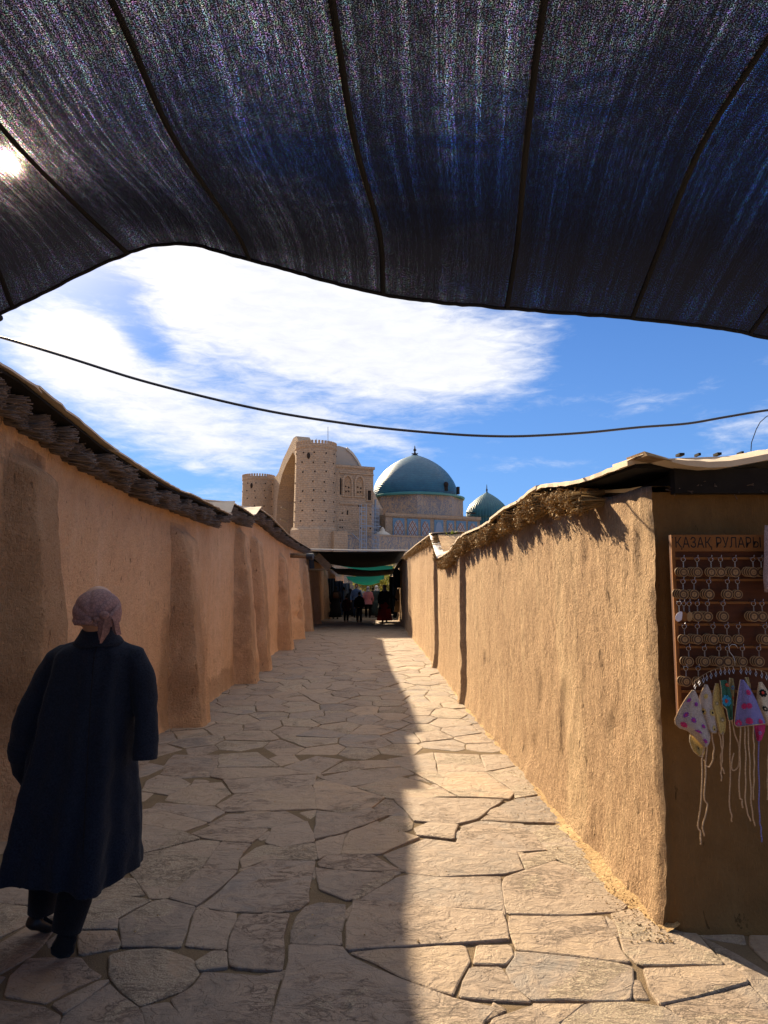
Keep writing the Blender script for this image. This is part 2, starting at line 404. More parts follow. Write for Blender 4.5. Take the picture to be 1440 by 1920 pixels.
def net_mat(name, dark, hole, streaks, tint=(1, 1, 1), trans=(.03, .03, .04)):
    """knitted shade net: opaque threads with real see-through holes between them"""
    m = bpy.data.materials.new(name); m.use_nodes = True; t = NT(m.node_tree); t.n.clear()
    uv = t.add('ShaderNodeUVMap').outputs[0]
    fine = t.noise(t.mapv(uv, (360, 270, 1)), 1.0, 1, .5).outputs[0]
    knit = t.noise(t.mapv(uv, (170, 18, 1), (0, 0, R(1))), 1.0, 2, .6).outputs[0]
    st = t.noise(t.mapv(uv, (34, .55, 1), (0, 0, R(-1))), 1.0, 4, .7, .15).outputs[0]
    st2 = t.noise(t.mapv(uv, (6, .35, 1)), 1.0, 3, .6).outputs[0]
    patch = t.noise(t.mapv(uv, (1.6, 1.1, 1)), 1.0, 3, .6).outputs[0]
    sp = t.add('ShaderNodeSeparateXYZ', ins={0: uv}).outputs
    dens = t.m('ADD', .10, t.m('MULTIPLY', t.smooth(sp[1], .15, 1.35), .95))        # the cloth is stretched open away from the hem
    hemb = t.m('MULTIPLY', t.smooth(sp[1], .0, .03), t.m('SUBTRACT', 1.0, t.smooth(sp[1], .05, .16)))
    dens = t.m('ADD', dens, t.m('MULTIPLY', hemb, .16))
    a = t.m('MULTIPLY', t.smooth(fine, .50, .62), t.lin(knit, .35, .7, .25, 1.4))
    a = t.m('MULTIPLY', a, t.m('ADD', .42, t.m('MULTIPLY', t.smooth(st, .46, .72), .6+streaks)))
    a = t.m('MULTIPLY', a, t.lin(st2, .35, .70, .40, 1.7))
    a = t.m('MULTIPLY', a, t.lin(patch, .35, .7, .7, 1.25))
    a = t.m('MULTIPLY', a, dens)
    a = t.m('MULTIPLY', a, hole, clamp=True)
    cn = t.noise(t.mapv(uv, (150, 70, 1), (0, 0, 0), (7, 3, 0)), 1.0, 1, .5).outputs['Color']
    hsv = t.add('ShaderNodeHueSaturation', ins={'Saturation': 2.6, 'Value': 1.7, 'Color': cn}).outputs[0]
    tc_ = t.mix(.42, tint, hsv)  # random hues painted into the hole tint stand in for coloured glints
    tr = t.add('ShaderNodeBsdfTransparent', ins={0: tc_})
    df = t.add('ShaderNodeBsdfDiffuse', ins={0: dark+(1,)})
    tl = t.add('ShaderNodeBsdfTranslucent', ins={0: trans+(1,)})
    ad = t.add('ShaderNodeMixShader', ins={0: .5, 1: df.outputs[0], 2: tl.outputs[0]})
    h = t.m('ADD', t.m('MULTIPLY', fine, .6), t.m('MULTIPLY', st2, .5))
    bp = t.add('ShaderNodeBump', ins={'Height': h, 'Strength': .4, 'Distance': .01})
    t.l.new(bp.outputs[0], df.inputs['Normal'])
    mx = t.add('ShaderNodeMixShader', ins={0: a, 1: ad.outputs[0], 2: tr.outputs[0]})
    t.add('ShaderNodeOutputMaterial', ins={0: mx.outputs[0]})
    return m
M['net'] = net_mat('black_shade_net', (.003, .003, .0045), .62, 1.1, (.86, .80, 1.0), (.004, .004, .006))
M['net_far'] = simple('black_cloth', (.015, .017, .02), .9, .1, .3, 20, .1)
def cloth_tl(name, col, tl=.6):
    m = bpy.data.materials.new(name); m.use_nodes = True; t = NT(m.node_tree); t.n.clear()
    g = geo(t); n = t.noise(t.mapv(g, (2, 9, 2)), 1.0, 3, .6).outputs[0]
    c = t.mix(n, tuple(x*.7 for x in col), col)
    d = t.add('ShaderNodeBsdfDiffuse', ins={0: c}); l = t.add('ShaderNodeBsdfTranslucent', ins={0: c})
    mx = t.add('ShaderNodeMixShader', ins={0: tl, 1: d.outputs[0], 2: l.outputs[0]})
    t.add('ShaderNodeOutputMaterial', ins={0: mx.outputs[0]}); return m
M['teal'] = cloth_tl('teal_net', (.075, .30, .28))
M['seam'] = simple('seam_tape', (.012, .013, .017), .8, .2, .3, 60, .2)
M['cable'] = simple('cable_rubber', (.02, .022, .028), .5, .4, .2, 60, 0)
# ------------------------------------------------------------------ setting: ground and pavement
gmb = MB(); gmb.add([(-900, -60, -.08), (900, -60, -.08), (900, 1500, -.08), (-900, 1500, -.08)], [(0, 1, 2, 3)])
struct(build('ground', gmb, M['ground']))

XL = [(0, -2.52), (8.2, -2.50), (9, -2.42), (12, -2.53), (16, -2.68), (19, -2.77), (24, -2.93), (28, -3.08), (34, -3.2), (60, -3.3)]
XR = [(0, 1.36), (3.5, 1.315), (4.6, 1.285), (6.4, 1.225), (10.2, 1.13), (14.7, 1.09), (25, .93), (35, .80), (60, .55)]
def xl(y): return interp(XL, y)
def xr(y): return interp(XR, y)

# the joint bed, one sheet
ys = np.arange(-1.0, 62, .5); mb = MB(); vs = []; fs = []
for i, y in enumerate(ys):
    r_ = 4.2 if y < 3.6 else xr(y)+.5
    vs += [(xl(y)-.4, y, -.006), (r_, y, -.006)]
    if i: fs.append((2*i-2, 2*i-1, 2*i+1, 2*i))
mb.add(vs, fs)
pave = build('pavement', mb, M['joint']); struct(pave)

TR = [
[(190,1618),(263,1603),(377,1576),(412,1578),(377,1629),(314,1684),(282,1684),(252,1644),(225,1620)],
[(190,1545),(263,1548),(342,1561),(374,1574),(263,1602),(190,1616)],
[(416,1580),(470,1584),(447,1613),(444,1631),(415,1632),(380,1628)],
[(380,1632),(445,1635),(375,1694),(366,1699),(317,1685),(362,1643)],
[(450,1637),(470,1627),(500,1614),(590,1616),(585,1640),(578,1690),(560,1705),(520,1710),(433,1709),(378,1699)],
[(497,1585),(590,1582),(593,1614),(500,1612),(455,1628),(450,1612),(480,1590)],
[(511,1554),(575,1542),(590,1570),(588,1580),(526,1590),(498,1581)],
[(360,1564),(395,1549),(502,1555),(470,1581),(415,1577),(380,1571)],
[(389,1546),(427,1526),(537,1521),(570,1539),(514,1552),(444,1552)],
[(200,1510),(263,1520),(284,1516),(389,1543),(345,1559),(263,1546),(195,1540)],
[(295,1505),(403,1513),(421,1524),(392,1542),(284,1515)],
[(310,1500),(319,1489),(362,1470),(415,1467),(432,1488),(400,1510),(357,1508)],
[(275,1465),(298,1454),(336,1459),(357,1470),(316,1491),(266,1484)],
[(316,1424),(327,1415),(411,1416),(406,1438),(395,1456),(342,1459),(301,1451)],
[(412,1415),(482,1411),(523,1438),(409,1440)],
[(403,1441),(526,1440),(587,1451),(421,1462),(395,1457)],
[(418,1463),(593,1454),(587,1473),(488,1486),(438,1488)],
[(441,1491),(473,1489),(584,1475),(594,1517),(421,1523),(406,1511)],
[(587,1450),(532,1438),(593,1418),(642,1425),(596,1451)],
[(600,1458),(640,1449),(720,1439),(752,1438),(777,1450),(740,1460),(663,1474),(640,1474)],
[(645,1428),(720,1425),(757,1431),(750,1437),(720,1438),(640,1447),(600,1452)],
[(596,1462),(660,1478),(720,1497),(695,1517),(640,1526),(594,1517),(588,1475)],
[(668,1475),(750,1456),(783,1464),(856,1494),(765,1498),(725,1497)],
[(780,1451),(908,1450),(964,1488),(955,1499),(862,1495)],
[(815,1412),(897,1415),(913,1447),(822,1450)],
[(751,1437),(725,1424),(812,1412),(820,1449),(780,1448)],
[(902,1416),(958,1416),(975,1435),(911,1447)],
[(915,1450),(975,1437),(1007,1470),(1019,1488),(967,1497),(961,1482)],
[(765,1498),(943,1501),(894,1537),(856,1546),(777,1540),(765,1526),(739,1501)],
[(970,1499),(1019,1494),(1051,1537),(1060,1546),(902,1539),(946,1508)],
[(698,1513),(722,1498),(738,1501),(765,1526),(768,1541),(727,1526)],
[(695,1517),(730,1529),(640,1564),(590,1574),(594,1522),(640,1527)],
[(733,1530),(765,1530),(774,1543),(771,1555),(751,1559),(704,1546)],
[(657,1561),(698,1546),(754,1562),(786,1572),(713,1602),(640,1603),(646,1578)],
[(592,1580),(640,1567),(653,1563),(641,1585),(638,1603),(610,1606),(597,1612)],
[(777,1555),(806,1543),(859,1548),(850,1575),(783,1567)],
[(867,1549),(902,1540),(980,1546),(1031,1593),(969,1597),(856,1580)],
[(797,1574),(967,1597),(981,1631),(946,1639),(827,1644),(765,1637),(719,1603)],
[(975,1602),(1034,1596),(1044,1612),(987,1631)],
[(983,1548),(1070,1549),(1110,1590),(1190,1660),(1225,1700),(1187,1686),(1125,1660),(1071,1625),(1044,1610)],
[(698,1603),(757,1634),(640,1632),(600,1625),(596,1618),(612,1606),(640,1604)],
[(948,1645),(984,1632),(1040,1614),(1071,1625),(1187,1686),(1165,1708),(1071,1715),(952,1713),(943,1655)],
[(745,1645),(770,1640),(827,1646),(938,1645),(942,1707),(804,1700),(676,1686)],
[(592,1630),(640,1635),(740,1640),(735,1648),(670,1687),(650,1688),(600,1668)],
[(664,1688),(941,1710),(953,1762),(717,1778),(650,1783),(650,1736)],
[(573,1700),(600,1692),(646,1696),(640,1744),(549,1740),(556,1720)],
[(547,1744),(638,1748),(640,1772),(546,1771)],
[(543,1774),(640,1776),(655,1795),(804,1856),(855,1874),(930,1890),(905,1917),(890,1990),(495,1990),(515,1900),(533,1840)],
[(658,1787),(720,1780),(871,1774),(880,1803),(857,1844),(848,1865),(804,1853)],
[(895,1774),(956,1773),(962,1792),(947,1809),(889,1808)],
[(883,1815),(938,1815),(962,1850),(994,1879),(862,1870)],
[(956,1717),(1131,1719),(1180,1805),(1031,1787),(970,1780),(954,1742)],
[(967,1786),(1000,1788),(1153,1806),(1186,1814),(1180,1878),(1000,1878),(962,1848),(950,1820),(967,1795)],
[(1147,1716),(1214,1704),(1306,1753),(1358,1811),(1199,1811),(1171,1787)],
[(1208,1820),(1373,1816),(1404,1845),(1306,1872),(1238,1885),(1220,1860)],
[(1250,1888),(1306,1875),(1406,1850),(1450,1900),(1480,1990),(1310,1990),(1262,1895)],
[(1101,1885),(1183,1882),(1245,1891),(1290,1920),(1300,1990),(1050,1990),(1055,1920)],
[(1000,1885),(1095,1886),(1058,1915),(1046,1922)],
[(1000,1890),(1050,1925),(1045,1990),(900,1990),(925,1915)],
[(1330,1765),(1440,1825),(1500,1880),(1455,1895),(1408,1845),(1362,1808),(1312,1757)],
[(287,1691),(311,1687),(366,1701),(337,1776),(229,1776),(229,1757),(223,1727)],
[(369,1703),(442,1713),(442,1727),(427,1754),(423,1781),(349,1774)],
[(451,1717),(541,1716),(530,1757),(532,1792),(527,1821),(433,1815),(430,1768)],
[(366,1806),(398,1786),(423,1786),(425,1815),(375,1821)],
[(206,1792),(244,1783),(302,1780),(360,1799),(372,1827),(346,1856),(264,1885),(229,1859),(206,1830)],
[(381,1824),(442,1827),(524,1835),(509,1902),(485,1990),(370,1990),(322,1873),(363,1850)],
[(264,1888),(314,1879),(360,1930),(362,1990),(300,1990)],
[(120,1905),(205,1845),(225,1865),(258,1888),(290,1990),(90,1990)],
[(60,1650),(190,1645),(250,1648),(270,1678),(230,1682),(170,1690),(60,1682)],
[(170,1694),(240,1684),(283,1690),(220,1722),(218,1742),(150,1743)],
[(150,1747),(215,1746),(226,1772),(220,1778),(150,1790)],
[(55,1797),(150,1795),(190,1830),(85,1880),(10,1866),(20,1830)],
[(100,1884),(185,1842),(203,1840),(150,1882),(120,1900)],
[(-10,1693),(50,1700),(55,1730),(-10,1762)],
[(-60,1640),(50,1647),(55,1695),(-60,1688)],
[(0,1768),(55,1735),(100,1742),(60,1790),(0,1825)],
[(-30,1872),(80,1887),(112,1905),(85,1990),(-60,1990)],
]
def pin(poly, x, y):
    c = False; n = len(poly)
    for i in range(n):
        x1, y1 = poly[i]; x2, y2 = poly[(i+1) % n]
        if (y1 > y) != (y2 > y) and x < (x2-x1)*(y-y1)/(y2-y1)+x1: c = not c
    return c
def parea(p): return sum(p[i][0]*p[(i+1) % len(p)][1]-p[(i+1) % len(p)][0]*p[i][1] for i in range(len(p)))/2
def inset(poly, d):
    """move every edge inwards by d (counter-clockwise polygon)"""
    n = len(poly); out = []
    for i in range(n):
        p0, p1, p2 = Vector(poly[i-1]), Vector(poly[i]), Vector(poly[(i+1) % n])
        a = (p1-p0); b = (p2-p1)
        if a.length < 1e-6 or b.length < 1e-6: out.append((p1.x, p1.y)); continue
        na = Vector((-a.y, a.x)).normalized(); nb = Vector((-b.y, b.x)).normalized()
        m = na+nb; k = m.dot(na)
        if abs(k) < .35: m = m.normalized()*1.2 if m.length > 1e-6 else na; k = 1.0
        q = p1+m/k*d; out.append((q.x, q.y))
    return out
def stone_rings(poly, z, gap, seed, chf=.0055, th=.045, seg=.11):
    rnd = random.Random(seed)
    if parea(poly) < 0: poly = poly[::-1]
    poly = inset(poly, gap)
    pts = []
    n = len(poly)
    for i in range(n):
        a = Vector(poly[i]); b = Vector(poly[(i+1) % n]); L = (b-a).length
        k = max(1, min(4, int(L/seg)))
        pv = Vector(poly[i-1]); cr = rnd.uniform(.3, 1.0)*min(.016, L*.2, (a-pv).length*.2)
        pts.append(a+(pv-a).normalized()*cr); pts.append(a+(b-a).normalized()*cr)
        nn = Vector((-(b-a).y, (b-a).x)).normalized() if L > 1e-6 else Vector((0, 0))
        for j in range(1, k):
            pts.append(a.lerp(b, j/k)+nn*rnd.uniform(-.009, .010))
    cx = sum(p.x for p in pts)/len(pts); cy = sum(p.y for p in pts)/len(pts)
    tx, ty = rnd.uniform(-.008, .008), rnd.uniform(-.008, .008)
    def zz(p): return z+(p[0]-cx)*tx+(p[1]-cy)*ty
    pin_ = inset([(p.x, p.y) for p in pts], chf)
    low = inset([(p.x, p.y) for p in pts], chf*2)
    k = len(pts)
    vs = [(p.x, p.y, zz(p)-th) for p in pts] + [(p.x, p.y, zz(p)-chf*.9) for p in pts] + [(p[0], p[1], zz(p)-.0016) for p in pin_] + [(cx, cy, z+.002)]
    fs = []
    for i in range(k):
        j = (i+1) % k
        fs += [(i, j, k+j, k+i), (k+i, k+j, 2*k+j, 2*k+i), (2*k+i, 2*k+j, 3*k)]
    return vs, fs, (cx, cy, z)
stones = []      # (distance score, poly, z, gap, seed)
traced = []
for i, pl in enumerate(TR):
    g = [G(*p) for p in pl]; g = [(q.x, q.y) for q in g]
    traced.append(g); rr = random.Random(i*17+3)
    stones.append((g, rr.uniform(.002, .013), -.0055, i))
# irregular cells for the rest of the alley
def far_from(poly, x, y):
    d = 9
    for i in range(len(poly)):
        a = Vector(poly[i]); b = Vector(poly[(i+1) % len(poly)]); p = Vector((x, y))
        ab = b-a; t = max(0, min(1, (p-a).dot(ab)/max(1e-9, ab.length_squared))); d = min(d, (a+ab*t-p).length)
    return d
rs = random.Random(21); sites = []
def spacing(y): return .36 if y < 9 else (.37 if y < 16 else .45)
tries = 0
while tries < 30000:
    tries += 1
    y = rs.uniform(.2, 46); 
    if rs.random() > (1.0 if y < 25 else .8): continue
    right = 3.6 if y < 3.7 else xr(y)+.1
    x = rs.uniform(xl(y)-.2, right)
    if y > 2.0 and y < 8.5:
        if any(pin(pl, x, y) for pl in traced): continue
    s = spacing(y)*rs.uniform(.75, 1.25)
    ok = True
    for (a, b) in sites:
        dx = (a-x)*1.0; dy = (b-y)*.72
        if dx*dx+dy*dy < s*s: ok = False; break
    if ok: sites.append((x, y))
# mirror sites inside the traced area keep the free cells from growing into it
guard = []
for g in traced:
    guard.append((sum(p[0] for p in g)/len(g), sum(p[1] for p in g)/len(g)))
    for p in inset(g if parea(g) > 0 else g[::-1], .05): guard.append(p)
def clip(poly, nx, ny, c):
    out = []
    n = len(poly)
    for i in range(n):
        a = poly[i]; b = poly[(i+1) % n]
        da = a[0]*nx+a[1]*ny-c; db = b[0]*nx+b[1]*ny-c
        if da <= 0: out.append(a)
        if (da < 0) != (db < 0):
            t = da/(da-db); out.append((a[0]+(b[0]-a[0])*t, a[1]+(b[1]-a[1])*t))
    return out
allp = sites+guard
for i, (x, y) in enumerate(sites):
    cell = [(x-.8, y-1.0), (x+.8, y-1.0), (x+.8, y+1.0), (x-.8, y+1.0)]
    for j, (a, b) in enumerate(allp):
        if j == i or abs(a-x) > 1.7 or abs(b-y) > 2.1: continue
        nx, ny = a-x, (b-y)*.52
        c = nx*(a+x)/2+ny*(b+y)/2
        cell = clip(cell, nx, ny, c)
        if len(cell) < 3: break
    if len(cell) < 3: continue
    q = []
    for p in cell:
        if not q or math.hypot(p[0]-q[-1][0], p[1]-q[-1][1]) > .05: q.append(p)
    if len(q) > 3 and math.hypot(q[0][0]-q[-1][0], q[0][1]-q[-1][1]) < .05: q.pop()
    if len(q) < 3 or abs(parea(q)) < .006: continue
    near = 1.8 < y < 8.8 and min(far_from(g, x, y) for g in traced) < .5
    stones.append((q, rs.uniform(.0, .008) if not near else rs.uniform(-.001, .002), .0065 if y > 8 else .005, 1000+i))
def score(st):
    g = st[0]; cx = sum(p[0] for p in g)/len(g); cy = sum(p[1] for p in g)/len(g)
    if cy < 2.2 or abs(cx)/cy > .62: return 0.0
    return abs(parea(g))/cy**3
stones.sort(key=score, reverse=True)
rest = MB()
for k, (g, z, gap, seed) in enumerate(stones):
    try: vs, fs, c = stone_rings(g, z, gap, seed)
    except Exception: continue
    if k < 296:
        me = bpy.data.meshes.new('flagstone'); me.from_pydata([(v[0]-c[0], v[1]-c[1], v[2]-c[2]) for v in vs], [], fs); me.update()
        link('flagstone', me, M['slate'], pave, c)
    else: rest.add(vs, fs)
o = build('flagstones_far', rest, M['slate'], pave); stuff(o)
# drifted dust and crumbled mud along the foot of the right wall
mb = MB(); vs = []; fs = []; nyy = 300; nx_ = 7
for i in range(nyy):
    y = 3.5+(i/(nyy-1))**1.6*24
    wdt = .05+.09*abs(nz(y*1.3, 3))+.05*nz(y*6, 1)+.035*nz(y*19, 7)
    if y < 6.5: wdt = wdt*sstep((y-3.38)/.3)+.08*sstep((6.5-y)/1.5)*sstep((y-3.4)/.7)
    wdt = max(.01, wdt)
    for j in range(nx_):
        t = j/(nx_-1)
        x = xr(y)+.05-t*(wdt+.05)
        vs.append((x, y, -.01+.045*(1-t)**1.5+.006*nz(x*30, y*30)+(.012 if t < .95 else -.006)))
for i in range(nyy-1):
    for j in range(nx_-1):
        a = i*nx_+j; fs.append((a, a+1, a+nx_+1, a+nx_))
mb.add(vs, fs); d_ = build('dust', mb, M['dust'], smooth=True); stuff(d_); d_['label'] = 'yellow dust drifted along the foot of the sunlit mud wall'; d_['category'] = 'dust'
mb = MB(); rp = random.Random(5)
for i in range(1100):
    y = 3.4+rp.random()**2*12; x = xr(y)-abs(rp.gauss(0, .11))-.02; r_ = rp.uniform(.0015, .0055)
    if i % 5 == 0: x = rp.uniform(xl(y)+.1, xr(y))
    mb.ell((x, y, .012+r_*.5), (r_, r_*rp.uniform(.6, 1.2), r_*.7), nu=5, nv=3)
d_ = build('crumbs', mb, M['dust']); stuff(d_); d_['label'] = 'small crumbs of dry mud scattered on the paving by the right wall'; d_['category'] = 'crumbs'

# ------------------------------------------------------------------ eave profiles
def prof_from(pxs, xs):
    out = []
    for (px, py) in pxs:
        y = 8.0
        for _ in range(30): y = PX(px, py, xs(y)).y
        out.append((y, PX(px, py, xs(y)).z))
    return out
xle = lambda y: xl(y)+.27
xre = lambda y: xr(y)-.13
LP = prof_from([(-160,560), (0,677), (28,693), (60,715), (100,750), (150,790), (200,832), (230,852), (270,878), (300,897), (340,920), (362,927), (400,947), (432,962)], xle)
LP2 = prof_from([(437,941), (455,950), (478,966)], xle)
LP3 = prof_from([(486,951), (510,968), (540,1000), (560,1015), (585,1030)], xle)
RP = prof_from([(1205,853), (1150,872), (1100,893), (1060,903), (1015,907), (1005,912), (970,940), (940,955), (925,968), (900,985), (870,998), (862,1005), (845,1030), (832,1040), (822,1045)], xre)
RP2 = prof_from([(809,998), (800,1005), (780,1020), (757,1040)], xre)
LALL = [(-9, 3.0)]+LP+LP2+LP3+[(34, 2.9), (45, 2.85), (62, 2.8)]
RALL = [(3.3, 2.2)]+RP+RP2+[(36, 2.75), (62, 2.7)]
LALL.sort(); RALL.sort()
def zl(y): return interp(LALL, y)
def zr(y): return interp(RALL, y)

# ------------------------------------------------------------------ left wall with its buttresses
BUT = [(4.72, 5.26, 2.52, .38), (8.42, 9.0, 2.34, .36), (12.3, 13.0, 2.66, .36), (14.15, 14.9, 2.66, .38), (19.0, 19.8, 2.55, .36),
       (23.2, 24.0, 2.72, .36), (27.4, 28.3, 2.62, .36), (33, 34, 2.5, .3), (39, 40, 2.5, .3)]
def bprof(b, y, z):
    e = .09+.05*sstep((y-4)/1)*0
    wob = .05*nz(z*2.2, b[0]*3)
    s = sstep((y-b[0]-wob)/.06)*sstep((b[1]+wob-y)/.14)
    t = z/b[2]
    top = sstep((b[2]+.05*nz(y*5, b[0])-z)/.16); t = max(0.0, min(1.0, t))
    return s, b[3]*max(0.0, 1.0-.62*max(0.0, t)**1.25)*top
def left_x(y, z):
    x = xl(y)+.02*nz(y*.7, z*.6, 1)+.016*nz(y*2.2, z*1.7, 5)+.007*nz(y*8, z*5, 2)
    x += .05*math.exp(-z/.10)*(.6+.5*nz(y*2, 0, 9)) - .02*(z/3) + .006*fbm(y*9, z*7, 3, 3)
    bx = 0
    for b in BUT:
        if b[0]-.3 < y < b[1]+.3:
            s, w = bprof(b, y, z); bx = max(bx, s*w)
    return x+bx+((.022*nz(y*4, z*4, 8)+.012*nz(y*13, z*9, 5)) if bx > .01 else 0)
yc = [-9, -6, -4, -2, -.5, .5]
y = 1.2
while y < 60:
    yc.append(y)
    near = any(b[0]-.12 < y < b[0]+.16 or b[1]-.22 < y < b[1]+.12 for b in BUT)
    y += (.022 if near and y < 30 else .05 if y < 9 else .09 if y < 20 else .25)
zrow = [-.06]+[i*.052 for i in range(0, 53)]
nzr = len(zrow)+2
V1 = []
for y in yc:
    top = zl(y)-.04
    col = [z*(top/(.052*52)) if z > 0 else z for z in zrow]
    for z in col: V1.append((left_x(y, z), y, z))
    V1.append((xl(y)-.5, y, top)); V1.append((xl(y)-.5, y, -.06))
wallF = []; butF = {i: [] for i in range(len(BUT))}
for i in range(len(yc)-1):
    ym = (yc[i]+yc[i+1])/2
    for j in range(nzr-1):
        a = i*nzr+j; f = (a, a+nzr, a+nzr+1, a+1)
        zc = V1[a][2]; tgt = wallF
        if j < len(zrow)-1:
            for k, b in enumerate(BUT):
                if b[0]-.02 < ym < b[1]+.03 and zc < b[2]+.02: tgt = butF[k]; break
        tgt.append(f)
def submesh(name, V_, F_, mat, parent, smooth=True):
    used = sorted({i for f in F_ for i in f}); mp = {u: k for k, u in enumerate(used)}
    return npmesh(name, [V_[u] for u in used], [[mp[i] for i in f] for f in F_], mat, parent, smooth)
lwall = thing('mud_wall', 'long shaded mud plastered wall with sloping buttresses under a reed eave on the left', 'wall', (-2.5, 5, 0))
submesh('plaster', V1, wallF, M['adobe_left'], lwall)
for k in butF:
    if butF[k]: submesh('buttress', V1, butF[k], M['adobe_buttress'], lwall)

# ------------------------------------------------------------------ right wall
PIL = [(10.15, 10.45, .07), (14.75, 15.05, .07), (25, 25.4, .08), (31, 31.4, .08)]
def right_x(y, z):
    x = xr(y)
    d = .018*nz(y*1.1, z*.8, 11)+.006*fbm(y*5.5, z*3.0, 4, 4)+.008*fbm(y*11, z*8, 2, 4)+.004*nz(y*40, z*34, 6)
    gouge = nz(y*2.6, z*1.9, 31); d -= .02*sstep((gouge-.35)/.25)
    x = x-d-.05*math.exp(-z/.13)*(.7+.6*nz(y*3, 0, 3))
    for p in PIL:
        if p[0]-.1 < y < p[1]+.1: x -= p[2]*sstep((y-p[0]+.03)/.05)*sstep((p[1]+.03-y)/.05)
    if y < 3.62: x += .018*sstep((3.62-y)/.07)**2
    return x
YF = 3.55     # the end face towards the stall
yc = []; y = YF
while y < 60:
    yc.append(y)
    near = any(abs(y-p[0]) < .07 or abs(y-p[1]) < .07 for p in PIL)
    y += .02 if near else (.024 if y < 6 else .035 if y < 9 else .06 if y < 16 else .2)
zrow = [-.06]+[i*.03 for i in range(0, 73)]; nzr = len(zrow)+2
V2 = []
for y in yc:
    top = zr(y)-.03-.09*sstep((6.0-y)/2.0)
    for z in zrow: zz = z*(top/(.03*72)) if z > 0 else z; V2.append((right_x(y, zz), y, zz))
    V2.append((xr(y)+.6, y, top)); V2.append((xr(y)+.6, y, -.06))
F2 = []; PF = {i: [] for i in range(len(PIL))}
for i in range(len(yc)-1):
    ym = (yc[i]+yc[i+1])/2
    for j in range(nzr-1):
        a = i*nzr+j; tgt = F2
        for k, p in enumerate(PIL):
            if p[0]-.04 < ym < p[1]+.04 and j < len(zrow)-1: tgt = PF[k]
        tgt.append((a, a+1, a+nzr+1, a+nzr))
rwall = thing('mud_wall', 'long sunlit rough straw and mud wall under a ragged eave on the right', 'wall', (1.4, 5, 0))
submesh('plaster', V2, F2, M['adobe_right'], rwall)
for k in PF: submesh('pilaster', V2, PF[k], M['adobe_right'], rwall)
# end face of that wall: the side of the stall, facing the camera
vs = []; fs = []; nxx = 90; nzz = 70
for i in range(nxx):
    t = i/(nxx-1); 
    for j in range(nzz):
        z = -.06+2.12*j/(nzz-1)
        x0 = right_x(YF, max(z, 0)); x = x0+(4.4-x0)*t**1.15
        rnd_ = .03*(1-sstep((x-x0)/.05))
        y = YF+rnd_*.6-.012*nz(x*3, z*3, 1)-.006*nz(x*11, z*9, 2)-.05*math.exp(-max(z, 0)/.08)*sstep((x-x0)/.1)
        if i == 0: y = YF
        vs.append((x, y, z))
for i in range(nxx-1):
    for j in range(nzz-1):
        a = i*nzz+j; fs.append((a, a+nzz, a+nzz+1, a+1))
npmesh('end_wall', vs, fs, M['adobe_in_shade'], rwall, True)

# ------------------------------------------------------------------ reeds and roof sheets
def reeds(name, ylist, wallx, side, zf, mat, parent, per, rad, spread, outs, seed, rt=.0042, drop=.1, head=0.0, thick=.13):
    rr = np.random.RandomState(seed); A = []; B = []; RR = []
    for (y0, n_layers, count) in ylist:
        for L in range(n_layers):
            cy = y0+rr.uniform(-.03, .03); cz = zf(y0)-.075-thick*.9*L/max(1, n_layers)-rr.uniform(0, .02)
            out = outs[0]+(outs[1]-outs[0])*rr.rand()-.03*L
            ang = rr.normal(0, .16)
            for k in range(count):
                r = math.sqrt(rr.rand())*rad; th = rr.rand()*2*math.pi
                oy, oz = r*math.cos(th), r*math.sin(th)*.75
                a = np.array([wallx(y0)-side*.02, cy+oy*.7, cz+oz*.6])
                o_ = out*(1+rr.normal(0, .10))
                b = np.array([wallx(y0)+side*o_, cy+oy+ang*o_+rr.normal(0, spread), cz+oz-drop*o_+rr.normal(0, spread*.8)])
                A.append(a); B.append(b); RR.append(rt*(.6+.9*rr.rand()))
    A = np.array(A); B = np.array(B); RR = np.array(RR)[:, None]
    d = B-A; d /= np.linalg.norm(d, axis=1)[:, None]
    up = np.array([0, 0, 1.0]); e1 = np.cross(d, up); e1 /= np.linalg.norm(e1, axis=1)[:, None]; e2 = np.cross(d, e1)
    tri = [(math.cos(t), math.sin(t)) for t in (0, 2.094, 4.189)]
    n = len(A); V_ = np.zeros((n, 6, 3))
    for i, (c, s) in enumerate(tri):
        V_[:, i] = A+(e1*c+e2*s)*RR; V_[:, i+3] = B+(e1*c+e2*s)*RR*1.1
    o = (np.arange(n)*6)[:, None]
    F_ = np.concatenate([o+np.array([[0, 1, 4]]), o+np.array([[0, 4, 3]]), o+np.array([[1, 2, 5]]), o+np.array([[1, 5, 4]]), o+np.array([[2, 0, 3]]), o+np.array([[2, 3, 5]]), o+np.array([[3, 4, 5]])])
    V_ = V_.reshape(-1, 3)
    if head > 0:     # ragged seed heads at the tips
        m = int(n*head); idx = rr.choice(n, m, replace=False)
        hv = []; 
        for q in range(5):
            c = B[idx]+rr.normal(0, .013, (m, 3)); 
            hv.append(np.stack([c+rr.normal(0, .009, (m, 3)) for _ in range(3)], 1))
        hv = np.concatenate(hv).reshape(-1, 3); base = len(V_)
        hf = base+np.arange(len(hv)).reshape(-1, 3)
        V_ = np.concatenate([V_, hv]); F_ = np.concatenate([F_, hf])
    return stuff(npmesh(name, V_, F_, mat, parent))
yl = []; y = 3.4
while y < 29.5:
    near = y < 9
    yl.append((y, 2, 84 if near else 42 if y < 16 else 22)); y += .165 if y < 14 else .2
reeds('reed_eave', yl, lambda y: xl(y), 1, zl, M['reed_left'], lwall, 0, .066, .010, (.12, .27), 3, rt=.0046, drop=.10, thick=.15)
yl = []; y = 4.25
while y < 28:
    yl.append((y, 2, 46 if y < 9 else 34 if y < 16 else 18)); y += .125 if y < 14 else .2
